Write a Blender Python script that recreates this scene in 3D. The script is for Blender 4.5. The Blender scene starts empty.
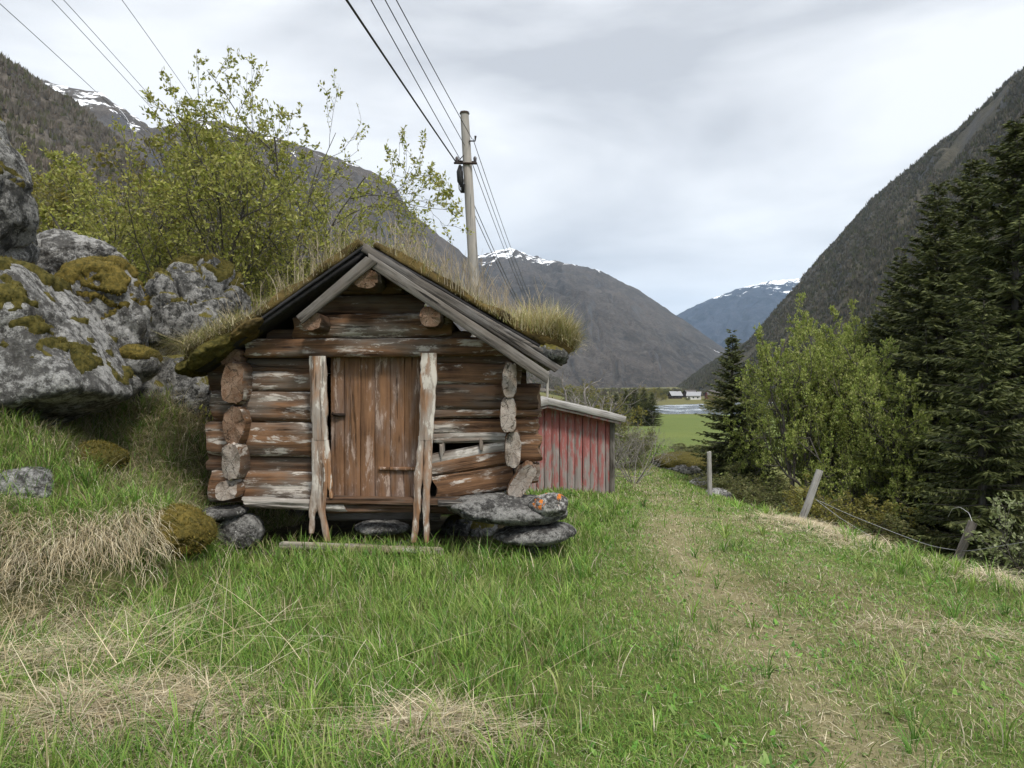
import bpy, bmesh, math, random
import numpy as np
from mathutils import Vector, Matrix, Euler

R = math.radians
SC = bpy.context.scene
COL = SC.collection
EYE = 1.6
F = 768.0

# ------------------------------------------------------------------ camera, sky, sun, exposure
cam_d = bpy.data.cameras.new('camera')
cam = bpy.data.objects.new('camera', cam_d); COL.objects.link(cam)
cam.location = (0, 0, EYE)
cam.rotation_euler = (R(90), 0, 0)
cam_d.sensor_width = 36; cam_d.lens = 36 * F / 1024
cam_d.clip_start = 0.05; cam_d.clip_end = 30000
SC.camera = cam

SUN_EL, SUN_AZ = R(54), R(152)          # azimuth clockwise from +Y : behind the camera, a little to its right
world = bpy.data.worlds.new('World'); SC.world = world; world.use_nodes = True
nt = world.node_tree; nt.nodes.clear()
wo = nt.nodes.new('ShaderNodeOutputWorld')
sky = nt.nodes.new('ShaderNodeTexSky'); sky.sky_type = 'NISHITA'; sky.sun_disc = False
sky.sun_elevation = SUN_EL; sky.sun_rotation = SUN_AZ
bg1 = nt.nodes.new('ShaderNodeBackground'); bg1.inputs[1].default_value = 0.1
nt.links.new(sky.outputs[0], bg1.inputs[0])
tc = nt.nodes.new('ShaderNodeTexCoord')
mp = nt.nodes.new('ShaderNodeMapping'); mp.inputs['Scale'].default_value = (1.6, 1.6, 5.5); mp.inputs['Location'].default_value = (3.1, 0.4, 0.7)
nt.links.new(tc.outputs['Generated'], mp.inputs['Vector'])
nz = nt.nodes.new('ShaderNodeTexNoise'); nz.inputs['Scale'].default_value = 1.3; nz.inputs['Detail'].default_value = 7
nz.inputs['Roughness'].default_value = 0.5; nz.inputs['Distortion'].default_value = 0.35
nt.links.new(mp.outputs[0], nz.inputs['Vector'])
rp = nt.nodes.new('ShaderNodeValToRGB')
rp.color_ramp.elements[0].position = 0.38; rp.color_ramp.elements[0].color = (0.265, 0.272, 0.290, 1)
rp.color_ramp.elements[1].position = 0.62; rp.color_ramp.elements[1].color = (0.445, 0.452, 0.462, 1)
e = rp.color_ramp.elements.new(0.5); e.color = (0.355, 0.362, 0.378, 1)
nt.links.new(nz.outputs['Fac'], rp.inputs[0])
bg2 = nt.nodes.new('ShaderNodeBackground')
sxyz = nt.nodes.new('ShaderNodeSeparateXYZ'); nt.links.new(tc.outputs['Generated'], sxyz.inputs[0])
zr = nt.nodes.new('ShaderNodeMapRange'); zr.inputs['From Min'].default_value = 0.44; zr.inputs['From Max'].default_value = 0.95     # an overcast sky is brightest overhead
zr.inputs['To Min'].default_value = 1.0; zr.inputs['To Max'].default_value = 2.7
nt.links.new(sxyz.outputs[2], zr.inputs['Value']); nt.links.new(zr.outputs[0], bg2.inputs[1])
nt.links.new(rp.outputs[0], bg2.inputs[0])
ms = nt.nodes.new('ShaderNodeMixShader'); ms.inputs[0].default_value = 0.985
nt.links.new(bg1.outputs[0], ms.inputs[1]); nt.links.new(bg2.outputs[0], ms.inputs[2])
nt.links.new(ms.outputs[0], wo.inputs['Surface'])

sl = bpy.data.lights.new('sun', 'SUN'); sl.energy = 1.5; sl.angle = R(10); sl.color = (1.0, 0.95, 0.87)
so = bpy.data.objects.new('sun', sl); COL.objects.link(so)
sd = Vector((math.sin(SUN_AZ) * math.cos(SUN_EL), math.cos(SUN_AZ) * math.cos(SUN_EL), math.sin(SUN_EL)))
so.rotation_euler = sd.to_track_quat('Z', 'Y').to_euler(); so.location = (0, -5, 30)

SC.view_settings.view_transform = 'Standard'; SC.view_settings.look = 'None'
SC.view_settings.exposure = 1.22; SC.view_settings.gamma = 1.0
cy = SC.cycles
cy.use_denoising = True; cy.max_bounces = 5; cy.diffuse_bounces = 3; cy.glossy_bounces = 2; cy.transmission_bounces = 2
cy.transparent_max_bounces = 4; cy.volume_bounces = 1; cy.caustics_reflective = False; cy.caustics_refractive = False

# ------------------------------------------------------------------ helpers
rng = np.random.default_rng(7)

def W(px, py, Y):                         # authoring aid: a direction measured in the photo, taken to a real distance
    return Vector(((px - 512) / F * Y, Y, EYE + (384 - py) / F * Y))

def _hash(ix, iy, iz, s):
    h = (ix * 374761393 + iy * 668265263 + iz * 2147483647 + s * 974711) & 0xffffffff
    h = ((h ^ (h >> 13)) * 1274126177) & 0xffffffff
    h = ((h ^ (h >> 16)) * 2246822519) & 0xffffffff
    return ((h ^ (h >> 15)) & 0xffffff) / float(0xffffff)

def vn(p, s=0):                           # value noise -1..1, p (n,3)
    p = np.asarray(p, float); i = np.floor(p).astype(np.int64); f = p - i; f = f * f * (3 - 2 * f)
    r = 0
    for dx in (0, 1):
        wx = f[:, 0] if dx else 1 - f[:, 0]
        for dy in (0, 1):
            wy = f[:, 1] if dy else 1 - f[:, 1]
            for dz in (0, 1):
                wz = f[:, 2] if dz else 1 - f[:, 2]
                r = r + wx * wy * wz * _hash(i[:, 0] + dx, i[:, 1] + dy, i[:, 2] + dz, s)
    return r * 2 - 1

def fbm(p, oct=4, s=0, gain=.5):
    p = np.asarray(p, float); a, t, n = 1., 0., 0.
    for k in range(oct):
        t = t + a * vn(p * (2.03 ** k) + 17.3 * k, s + k); n += a; a *= gain
    return t / n

def n2(x, y, sc, s=0, oct=3):
    x = np.asarray(x, float); y = np.asarray(y, float)
    return fbm(np.stack([x.ravel() * sc, y.ravel() * sc, np.full(x.size, .37)], 1), oct, s).reshape(x.shape)

def sm(x, a, b):
    t = np.clip((np.asarray(x, float) - a) / (b - a), 0, 1); return t * t * (3 - 2 * t)

def tag(o, label=None, cat=None, group=None, kind=None):
    for k, v in (('label', label), ('category', cat), ('group', group), ('kind', kind)):
        if v: o[k] = v
    return o

def empty(name, loc, rz=0):
    o = bpy.data.objects.new(name, None); COL.objects.link(o); o.location = loc; o.rotation_euler = (0, 0, rz)
    o.empty_display_size = .2
    return o

class MB:                                  # collects geometry of ONE mesh object
    def __init__(s): s.V = []; s.F = []; s.C = []; s.n = 0
    def add(s, V, F, mi=0, col=None):
        V = np.asarray(V, float).reshape(-1, 3)
        for f in (F if isinstance(F, list) else [F]):
            m = mi
            if isinstance(f, tuple): f, m = f
            f = np.asarray(f, np.int64)
            if f.size: s.F.append((f + s.n, m))
        s.V.append(V); s.n += len(V)
        if col is None: col = np.ones((len(V), 3)) * .5
        col = np.asarray(col, float)
        if col.ndim == 1: col = np.tile(col, (len(V), 1))
        s.C.append(col)
        return s
    def build(s, name, mats, parent=None, loc=(0, 0, 0), rot=(0, 0, 0), smooth=True):
        V = np.concatenate(s.V); C = np.concatenate(s.C)
        me = bpy.data.meshes.new(name)
        me.vertices.add(len(V)); me.vertices.foreach_set('co', V.astype(np.float32).ravel())
        idx = np.concatenate([f.ravel() for f, _ in s.F]).astype(np.int32)
        tot = np.concatenate([np.full(len(f), f.shape[1], np.int32) for f, _ in s.F])
        mi = np.concatenate([np.full(len(f), m, np.int32) for f, m in s.F])
        st = np.concatenate([[0], np.cumsum(tot)[:-1]]).astype(np.int32)
        me.loops.add(len(idx)); me.loops.foreach_set('vertex_index', idx)
        me.polygons.add(len(tot)); me.polygons.foreach_set('loop_start', st); me.polygons.foreach_set('loop_total', tot)
        me.polygons.foreach_set('material_index', mi)
        me.polygons.foreach_set('use_smooth', np.full(len(tot), smooth, bool))
        a = me.color_attributes.new('col', 'FLOAT_COLOR', 'POINT')
        a.data.foreach_set('color', np.concatenate([C, np.ones((len(C), 1))], 1).astype(np.float32).ravel())
        me.update(calc_edges=True)
        for m in (mats if isinstance(mats, (list, tuple)) else [mats]): me.materials.append(m)
        o = bpy.data.objects.new(name, me); COL.objects.link(o)
        o.location = loc; o.rotation_euler = rot
        if parent: o.parent = parent
        return o

def sweep(rings, capmi=1):                 # rings (n,k,3) -> V, faces with caps
    rings = np.asarray(rings, float); n, k, _ = rings.shape
    V = rings.reshape(-1, 3)
    a = np.arange(k); b = (a + 1) % k
    q = np.concatenate([np.stack([i * k + a, i * k + b, (i + 1) * k + b, (i + 1) * k + a], 1) for i in range(n - 1)])
    c0 = rings[0].mean(0); c1 = rings[-1].mean(0)
    # caps use their own rim so the shading stays crisp
    V = np.concatenate([V, rings[0], rings[-1], [c0, c1]])
    o0 = n * k; o1 = o0 + k; m0 = o1 + k; m1 = m0 + 1
    t0 = np.stack([o0 + b, o0 + a, np.full(k, m0)], 1); t1 = np.stack([o1 + a, o1 + b, np.full(k, m1)], 1)
    return V, [(q, 0), (t0, capmi), (t1, capmi)]

def tube(path, rad, k=6, capmi=0):
    P = np.asarray(path, float); n = len(P); rad = np.broadcast_to(np.asarray(rad, float), (n,))
    T = np.gradient(P, axis=0); T /= np.linalg.norm(T, axis=1)[:, None] + 1e-9
    up = np.array([0, 0, 1.]) if abs(T[0, 2]) < .9 else np.array([1., 0, 0])
    a = np.arange(k) * 2 * np.pi / k
    rings = []
    for i in range(n):
        u = np.cross(up, T[i]); u /= np.linalg.norm(u) + 1e-9; v = np.cross(T[i], u)
        rings.append(P[i] + rad[i] * (np.cos(a)[:, None] * u + np.sin(a)[:, None] * v))
    return sweep(rings, capmi)

def log_geo(L, ry, rz, seed, k=44, wob=.02, bump=.07, taper=0., cut=.0, power=2.4):
    n = max(6, int(L / .06)); x = np.linspace(-L / 2, L / 2, n); a = np.arange(k) * 2 * np.pi / k
    X, A = np.meshgrid(x, a, indexing='ij')
    p = np.stack([X.ravel() * 2.2, np.cos(A).ravel() * 1.2, np.sin(A).ravel() * 1.2 + seed * 3.7], 1)
    r = 1 + bump * fbm(p, 3, seed).reshape(X.shape) + bump * .5 * vn(p * np.array([.6, 4, 4]), seed + 9).reshape(X.shape)
    r *= 1 + taper * (X / L)
    ca, sa = np.cos(A), np.sin(A)
    r -= .10 * np.clip(vn(np.stack([X.ravel() * .9, np.cos(A).ravel() * 5, np.sin(A).ravel() * 5 + seed], 1), seed + 12).reshape(X.shape) - .35, 0, 1)
    for q_ in range(3):
        a0 = math.pi + (.9 * (q_ - 1) + .5 * math.sin(seed * 2.3 + q_)) + .22 * vn(np.stack([x * 1.7, x * 0 + q_ * 3., x * 0 + seed], 1), seed + 30 + q_)
        on_ = np.clip(vn(np.stack([x * 1.3, x * 0 + q_ * 7., x * 0 + seed * .7], 1), seed + 40) * 2.5 + .5, 0, 1)
        r -= (.13 * on_)[:, None] * np.exp(-((A - a0[:, None]) / .075) ** 2)
    se = (np.abs(ca) ** power + np.abs(sa) ** power) ** (-1 / power)
    cy_ = wob * vn(np.stack([x * .8, x * 0 + seed, x * 0], 1), seed + 3)
    cz_ = wob * vn(np.stack([x * .8, x * 0, x * 0 + seed], 1), seed + 4)
    e = cut * vn(np.stack([ca.ravel() * 1.5, sa.ravel() * 1.5, np.sign(X).ravel()], 1), seed + 8).reshape(X.shape)
    end = np.clip((np.abs(X) - L / 2 + .05) / .05, 0, 1)
    r *= 1 - .07 * end ** 2
    rings = np.stack([X + e * end, ry * r * se * ca + cy_[:, None], rz * r * se * sa + cz_[:, None]], -1)
    return sweep(rings)

def board_geo(L, w, t, seed=0, jit=.006, bow=.0, n=None, taper=0., rag=0.):   # along local X, width Z, thickness Y
    n = n or max(4, int(L / .07)); x = np.linspace(-L / 2, L / 2, n); b = min(t, w) * .18
    sec = np.array([(-t/2, -w/2+b), (-t/2, w/2-b), (-t/2+b, w/2), (t/2-b, w/2), (t/2, w/2-b), (t/2, -w/2+b), (t/2-b, -w/2), (-t/2+b, -w/2)])
    rings = []
    for i in range(n):
        s = sec.copy(); f = 1 + taper * x[i] / L; s[:, 1] *= f
        j = jit * vn(np.stack([np.full(8, x[i] * 4), sec[:, 0] * 30, sec[:, 1] * 9 + seed * 5.1], 1), seed)
        dx = 0
        if rag and i in (0, n - 1): dx = rag * vn(np.stack([sec[:, 1] * 40, np.full(8, i), np.full(8, seed * 2.)], 1), seed + 2)
        rings.append(np.stack([x[i] + dx + 0 * s[:, 0], s[:, 0] + j * .6, s[:, 1] + j + bow * (1 - (2 * x[i] / L) ** 2)], 1))
    return sweep(np.array(rings), 0)

def xform(V, M):
    V = np.asarray(V); M = np.array(M); return V @ M[:3, :3].T + M[:3, 3]

# ------------------------------------------------------------------ materials
def newmat(name):
    m = bpy.data.materials.new(name); m.use_nodes = True; t = m.node_tree; t.nodes.clear()
    out = t.nodes.new('ShaderNodeOutputMaterial'); return m, t, out

class N:                                    # tiny node helper
    def __init__(s, t): s.t = t
    def put(s, sock, v):
        if isinstance(v, bpy.types.NodeSocket): s.t.links.new(v, sock)
        elif v is not None:
            if hasattr(sock.default_value, '__len__') and len(sock.default_value) == 4 and len(v) == 3: v = (*v, 1)
            sock.default_value = v
    def coord(s, scale=(1, 1, 1), which='Object', rnd=False):
        c = s.t.nodes.new('ShaderNodeTexCoord'); m = s.t.nodes.new('ShaderNodeMapping'); m.inputs['Scale'].default_value = scale
        s.t.links.new(c.outputs[which], m.inputs['Vector'])
        if rnd:
            oi = s.t.nodes.new('ShaderNodeObjectInfo'); mu = s.t.nodes.new('ShaderNodeMath'); mu.operation = 'MULTIPLY'; mu.inputs[1].default_value = 47.
            s.t.links.new(oi.outputs['Random'], mu.inputs[0]); s.t.links.new(mu.outputs[0], m.inputs['Location'])
        return m.outputs[0]
    def noise(s, vec, scale, detail=5, rough=.6, dist=0.):
        n = s.t.nodes.new('ShaderNodeTexNoise'); s.put(n.inputs['Vector'], vec); n.inputs['Scale'].default_value = scale
        n.inputs['Detail'].default_value = detail; n.inputs['Roughness'].default_value = rough; n.inputs['Distortion'].default_value = dist
        return n.outputs['Fac']
    def vor(s, vec, scale, feat='F1', out='Distance', rand=1.):
        n = s.t.nodes.new('ShaderNodeTexVoronoi'); n.feature = feat; s.put(n.inputs['Vector'], vec); n.inputs['Scale'].default_value = scale
        n.inputs['Randomness'].default_value = rand
        return n.outputs[out]
    def ramp(s, fac, *stops):
        r = s.t.nodes.new('ShaderNodeValToRGB'); s.put(r.inputs[0], fac); el = r.color_ramp.elements
        while len(el) < len(stops): el.new(.5)
        for e, (p, c) in zip(el, stops):
            e.position = p; e.color = (c, c, c, 1) if isinstance(c, (int, float)) else (*c, 1)
        return r.outputs[0]
    def mix(s, fac, a, b, mode='MIX'):
        m = s.t.nodes.new('ShaderNodeMix'); m.data_type = 'RGBA'; m.blend_type = mode
        s.put(m.inputs[0], fac); s.put(m.inputs[6], a); s.put(m.inputs[7], b); return m.outputs[2]
    def math(s, op, a, b=None):
        m = s.t.nodes.new('ShaderNodeMath'); m.operation = op; s.put(m.inputs[0], a)
        if b is not None: s.put(m.inputs[1], b)
        return m.outputs[0]
    def attr(s, name='col'):
        a = s.t.nodes.new('ShaderNodeAttribute'); a.attribute_name = name; return a.outputs['Color']
    def geo(s, o): g = s.t.nodes.new('ShaderNodeNewGeometry'); return g.outputs[o]
    def sep(s, v, i): x = s.t.nodes.new('ShaderNodeSeparateXYZ'); s.put(x.inputs[0], v); return x.outputs[i]
    def bump(s, h, strength=.5, dist=.02, normal=None):
        b = s.t.nodes.new('ShaderNodeBump'); b.inputs['Strength'].default_value = strength; b.inputs['Distance'].default_value = dist
        s.put(b.inputs['Height'], h)
        if normal is not None: s.put(b.inputs['Normal'], normal)
        return b.outputs[0]
    def bsdf(s, out, col, rough=.85, normal=None, spec=.25, metal=0.):
        b = s.t.nodes.new('ShaderNodeBsdfPrincipled'); s.put(b.inputs['Base Color'], col); s.put(b.inputs['Roughness'], rough)
        b.inputs['Specular IOR Level'].default_value = spec; b.inputs['Metallic'].default_value = metal
        if normal is not None: s.put(b.inputs['Normal'], normal)
        s.t.links.new(b.outputs[0], out.inputs['Surface']); return b

def m_wood(name, base, dark, flake, famt=.55, axis=0, grey=None, gamt=.5, sc=1., crack=.5):
    """weathered wood, grain along a local axis, optional flaking paint and greyed patches"""
    m, t, out = newmat(name); n = N(t)
    s = [26 * sc] * 3; s[axis] = 1.3 * sc; s2 = [9 * sc] * 3; s2[axis] = 2.2 * sc
    g = n.coord(tuple(s), rnd=True); p = n.coord(tuple(s2), rnd=True); b_ = n.coord((2.3 * sc,) * 3, rnd=True)
    grain = n.noise(g, 1., 6, .65)
    big = n.noise(b_, 1., 4, .6)
    c = n.mix(n.ramp(grain, (.38, 0.), (.58, 1.)), dark, base)
    c = n.mix(n.ramp(big, (.35, 0.), (.7, .55)), c, tuple(min(1, x * 1.55 + .01) for x in base))
    if grey:
        gm = n.math('MULTIPLY', n.ramp(n.noise(p, .55, 6, .62), (gamt - .08, 0.), (gamt + .08, 1.)), n.ramp(grain, (.25, .3), (.5, 1.)))
        c = n.mix(gm, c, n.mix(grain, tuple(x * .45 for x in grey), grey))
    if flake:
        fm = n.math('MULTIPLY', n.ramp(n.noise(p, 1.1, 8, .72, .3), (famt, 0.), (famt + .05, 1.)), n.ramp(big, (.38, 0.), (.5, 1.)))
        c = n.mix(n.math('MULTIPLY', fm, .9), c, flake)
    ck = n.ramp(n.noise(n.coord(tuple(x * .55 for x in s), rnd=True), 1., 5, .6), (.33, 1.), (.385, 0.))
    c = n.mix(n.math('MULTIPLY', ck, crack), c, tuple(x * .25 for x in dark))
    h = n.math('ADD', n.math('MULTIPLY', grain, .6), n.math('MULTIPLY', ck, -.8))
    n.bsdf(out, c, .88, n.bump(h, 1., .02), .18)
    return m

def m_endgrain(name, c0, c1):
    m, t, out = newmat(name); n = N(t)
    v = n.coord((1, 1, 1), rnd=True); oc = n.coord()
    rr = n.math('SQRT', n.math('ADD', n.math('POWER', n.sep(oc, 1), 2.), n.math('POWER', n.sep(oc, 2), 2.)))
    ring = n.math('SINE', n.math('ADD', n.math('MULTIPLY', rr, 420.), n.math('MULTIPLY', n.noise(v, 12, 3, .6), 9.)))
    ang = n.math('ARCTAN2', n.sep(oc, 1), n.sep(oc, 2)); rad = n.math('SINE', n.math('ADD', n.math('MULTIPLY', ang, 5.), n.math('MULTIPLY', n.noise(v, 7, 3, .6), 14.)))
    a = n.noise(v, 9, 6, .7); b = n.noise(v, 45, 4, .7)
    c = n.mix(n.ramp(a, (.35, 0.), (.65, 1.)), c0, c1)
    c = n.mix(n.ramp(b, (.33, .6), (.45, 0.)), c, tuple(x * .4 for x in c0)); c = n.mix(n.ramp(ring, (0., 0.), (1., .28)), c, tuple(x * .45 for x in c0)); c = n.mix(n.ramp(rad, (.93, 0.), (1., .75)), c, (.02, .015, .01))
    n.bsdf(out, c, .9, n.bump(b, .8, .02), .15); return m

def m_rock(name, light=(.36, .355, .34), mid=(.14, .136, .128), dark=(.045, .043, .04), moss=0., orange=0., sc=1.):
    m, t, out = newmat(name); n = N(t)
    v = n.coord((sc,) * 3, rnd=True)
    a = n.noise(v, 3.0, 8, .72, .4); b = n.noise(v, 13, 8, .75); f = n.noise(v, 60, 4, .7)
    c = n.mix(n.ramp(b, (.36, 0.), (.62, 1.)), dark, mid)
    c = n.mix(n.ramp(n.math('ADD', n.math('MULTIPLY', a, .55), n.math('MULTIPLY', b, .45)), (.472, 0.), (.548, .95)), c, light)
    sp = n.ramp(n.noise(v, 21, 5, .75), (.60, 0.), (.66, .8)); c = n.mix(sp, c, (.52, .51, .47))
    sp2 = n.ramp(n.noise(n.coord((sc * 1.3,) * 3, rnd=True), 14, 4, .7), (.31, .85), (.39, 0.)); c = n.mix(sp2, c, (.03, .029, .027))
    c = n.mix(n.ramp(f, (.34, .55), (.55, 0.)), c, dark)
    if moss:
        nz_ = n.sep(n.geo('Normal'), 2)
        mm = n.ramp(n.math('ADD', n.math('MULTIPLY', nz_, .4), n.noise(v, 3, 6, .7)), (.86 - moss * .3, 0.), (.92 - moss * .3, 1.))
        mc = n.mix(n.noise(v, 17, 4, .7), (.05, .055, .012), (.19, .15, .035)); c = n.mix(mm, c, mc)
    if orange:
        om = n.ramp(n.noise(v, 5.5, 4, .6), (.60, 0.), (.63, 1.)); c = n.mix(om, c, (.55, .17, .03))
    h = n.math('ADD', n.math('MULTIPLY', b, 1.), n.math('MULTIPLY', f, .35))
    n.bsdf(out, c, .92, n.bump(h, .9, .05 / sc), .15); return m

def m_leaf(name, trans=.35, rough=.6, spec=.2):
    m, t, out = newmat(name); n = N(t); c = n.attr()
    d = t.nodes.new('ShaderNodeBsdfPrincipled'); n.put(d.inputs['Base Color'], c); d.inputs['Roughness'].default_value = rough; d.inputs['Specular IOR Level'].default_value = spec
    tr = t.nodes.new('ShaderNodeBsdfTranslucent'); n.put(tr.inputs[0], c)
    mx = t.nodes.new('ShaderNodeMixShader'); mx.inputs[0].default_value = trans
    t.links.new(d.outputs[0], mx.inputs[1]); t.links.new(tr.outputs[0], mx.inputs[2]); t.links.new(mx.outputs[0], out.inputs['Surface']); return m

def m_plain(name, c0, c1=None, sc=8., rough=.8, bump=.3, metal=0., spec=.25, dist=.01):
    m, t, out = newmat(name); n = N(t); f = n.noise(n.coord(rnd=True), sc, 6, .65)
    n.bsdf(out, n.mix(n.ramp(f, (.35, 0.), (.65, 1.)), c0, c1 or tuple(x * .6 for x in c0)), rough, n.bump(f, bump, dist), spec, metal); return m

M = {}
M['log'] = m_wood('log_paint_worn', (.158, .085, .044), (.032, .019, .013), (.48, .44, .39), .53, 0, (.20, .165, .135), .53)
M['log_dark'] = m_wood('log_paint_dark', (.095, .054, .031), (.024, .014, .010), (.34, .30, .26), .61, 0, (.13, .11, .09), .55)
M['log_white'] = m_wood('log_bleached', (.19, .15, .12), (.05, .036, .028), (.50, .47, .43), .52, 0, (.40, .37, .33), .47)
M['door'] = m_wood('door_paint_worn', (.180, .096, .050), (.080, .043, .025), (.38, .29, .235), .545, 2, (.27, .19, .15), .56, 1.3, .45)
M['post'] = m_wood('post_paint_flaking', (.25, .135, .070), (.10, .062, .04), (.56, .52, .46), .52, 0, (.42, .37, .32), .50, 1.2)
M['grey'] = m_wood('grey_weathered_wood', (.112, .098, .084), (.028, .024, .021), None, .5, 0, (.21, .195, .175), .54, 1.5, .9)
M['grey_dark'] = m_wood('dark_weathered_wood', (.10, .088, .076), (.028, .025, .022), None, .5, 0, (.18, .17, .16), .55, 1.5, .9)
M['grey_pale'] = m_wood('pale_weathered_wood', (.27, .255, .235), (.10, .092, .085), None, .5, 0, (.40, .39, .37), .50, 1.5, .7)
M['plank_old'] = m_wood('lichened_plank', (.22, .20, .17), (.07, .06, .05), (.42, .42, .36), .56, 0, (.30, .27, .14), .50, 1.2)
M['pole'] = m_wood('pole_wood', (.33, .30, .265), (.19, .17, .15), None, .5, 2, (.40, .38, .35), .5, .6, .3)
M['end_brown'] = m_endgrain('end_grain_brown', (.13, .07, .04), (.25, .175, .125))
M['end_pale'] = m_endgrain('end_grain_pale', (.21, .165, .13), (.36, .325, .285))
M['bark_felt'] = m_plain('birch_bark_underlay', (.022, .02, .02), (.006, .006, .006), 30, .7, .8)
M['rock'] = m_rock('boulder_rock', moss=.0)
M['rock_dark'] = m_rock('boulder_rock_dark', (.30, .295, .28), (.115, .112, .106), (.03, .03, .028), moss=.35)
M['slab'] = m_rock('slab_rock', (.25, .245, .23), (.095, .092, .088), (.03, .028, .026), sc=1.6)
M['slab_orange'] = m_rock('slab_rock_lichen', (.42, .41, .38), (.13, .125, .12), (.035, .033, .03), orange=1, sc=1.4)
M['moss'] = m_plain('moss_cushion', (.10, .083, .024), (.030, .030, .010), 19, .95, .9, spec=.05, dist=.03)
M['moss_gold'] = m_plain('golden_moss', (.145, .108, .028), (.045, .041, .013), 21, .95, .9, spec=.05, dist=.03)
M['sod'] = m_plain('roof_turf', (.12, .085, .03), (.032, .026, .014), 7, .95, 1., spec=.05, dist=.05)
M['grass'] = m_leaf('grass_blades', .32, .55, .25)
M['straw'] = m_leaf('straw_blades', .22, .7, .15)
M['leaf'] = m_leaf('leaves', .40, .5, .25)
M['needle'] = m_leaf('spruce_needles', .12, .65, .15)
M['bark'] = m_wood('tree_bark', (.085, .075, .065), (.03, .026, .022), None, .5, 2, (.15, .145, .13), .58, .8)
M['twig'] = m_plain('bare_twigs', (.11, .095, .08), (.05, .043, .037), 9, .9, .2)
M['twig_grey'] = m_plain('grey_twigs', (.24, .22, .20), (.12, .11, .10), 9, .9, .2)
M['stalk'] = m_plain('dry_stalks', (.40, .34, .24), (.22, .18, .13), 9, .9, .2)
M['wire'] = m_plain('black_cable', (.012, .012, .013), (.02, .02, .02), 5, .55, .0)
M['wire_grey'] = m_plain('galvanised_wire', (.42, .42, .42), (.30, .30, .30), 20, .5, .0, .6)
M['iron'] = m_plain('rusty_iron', (.055, .035, .025), (.02, .016, .014), 30, .7, .4, .4)
M['ceramic'] = m_plain('dark_insulator', (.035, .025, .022), (.02, .016, .015), 5, .3, .0, spec=.5)
M['house_white'] = m_plain('white_boarding', (.74, .73, .70), (.62, .61, .58), 2, .8, .1)
M['house_dark'] = m_plain('dark_boarding', (.06, .04, .035), (.035, .025, .022), 2, .8, .1)
M['house_red'] = m_plain('red_boarding', (.20, .045, .03), (.13, .03, .022), 2, .8, .1)
M['roof_grey'] = m_plain('slate_roof', (.30, .30, .31), (.20, .20, .21), 2, .6, .1)
M['roof_dark'] = m_plain('dark_roof', (.09, .075, .07), (.05, .045, .042), 2, .7, .1)
M['glass'] = m_plain('window_glass', (.03, .035, .04), (.02, .022, .025), 1, .12, .0, spec=.6)

def m_redboards():
    m, t, out = newmat('red_paint_worn'); n = N(t)
    g = n.coord((22, 22, 1.0)); p = n.coord((11, 11, 1.9)); co = n.coord()
    grain = n.noise(g, 1., 6, .65)
    wood = n.mix(grain, (.13, .11, .10), (.36, .325, .305))
    red = n.mix(n.noise(co, 6, 4, .6), (.25, .070, .063), (.34, .125, .115))
    zz = n.sep(co, 2)
    k = n.math('ADD', n.noise(p, 1., 7, .68, .2), n.math('MULTIPLY', zz, .075))
    c = n.mix(n.ramp(k, (.50, 0.), (.60, .95)), wood, red)
    pk = n.ramp(n.noise(p, 2.3, 6, .7), (.58, 0.), (.64, .55)); c = n.mix(pk, c, (.40, .30, .29))
    n.bsdf(out, c, .85, n.bump(grain, .6, .01), .2); return m
M['red'] = m_redboards()

def m_ground():
    m, t, out = newmat('meadow_ground'); n = N(t); v = n.coord(); a = n.attr()
    b = n.noise(v, 3.5, 8, .7); f = n.noise(v, 38, 6, .75); big = n.noise(v, .05, 6, .6)
    c = n.mix(n.ramp(f, (.35, .65), (.62, 0.)), a, n.mix(.5, a, (.03, .03, .015), 'MIX'))
    c = n.mix(n.ramp(b, (.4, 0.), (.7, .45)), c, n.mix(.5, a, (.24, .20, .10)))
    c = n.mix(n.ramp(big, (.4, 0.), (.62, .35)), c, n.mix(.6, a, (.17, .17, .05)))
    n.bsdf(out, c, .95, n.bump(n.math('ADD', f, b), .8, .03), .05); return m
M['ground'] = m_ground()

def m_mount(name, c0, c1, c2, snow=None, sc=1., crag=.5):
    m, t, out = newmat(name); n = N(t); v = n.coord((.001 * sc,) * 3)
    a = n.noise(v, 3, 8, .62, .3); b = n.noise(v, 22, 8, .7); f = n.noise(v, 130, 5, .75)
    c = n.mix(n.ramp(a, (.38, 0.), (.62, 1.)), c0, c1)
    c = n.mix(n.ramp(b, (.45, 0.), (.66, .8)), c, c2)
    c = n.mix(n.ramp(f, (.36, .7), (.55, 0.)), c, tuple(x * .35 for x in c0))
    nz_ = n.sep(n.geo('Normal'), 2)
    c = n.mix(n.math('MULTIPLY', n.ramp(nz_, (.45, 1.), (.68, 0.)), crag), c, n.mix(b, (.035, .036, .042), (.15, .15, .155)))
    if snow:
        zlo, zhi, th = snow
        z = n.sep(n.coord(), 2)
        k = n.math('ADD', n.noise(n.coord((.001 * sc, .001 * sc, .002 * sc)), 9, 9, .66, .6), n.math('MULTIPLY', n.ramp(n.math('DIVIDE', n.math('SUBTRACT', z, zlo), zhi - zlo), (0., 0.), (1., 1.)), .34))
        k = n.math('ADD', k, n.math('MULTIPLY', n.math('SUBTRACT', b, .5), -.25))
        c = n.mix(n.ramp(k, (th, 0.), (th + .02, 1.)), c, (.78, .80, .83))
    n.bsdf(out, c, .95, n.bump(n.math('ADD', b, n.math('MULTIPLY', f, .5)), .8, 9. / sc), .05); return m

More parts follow.
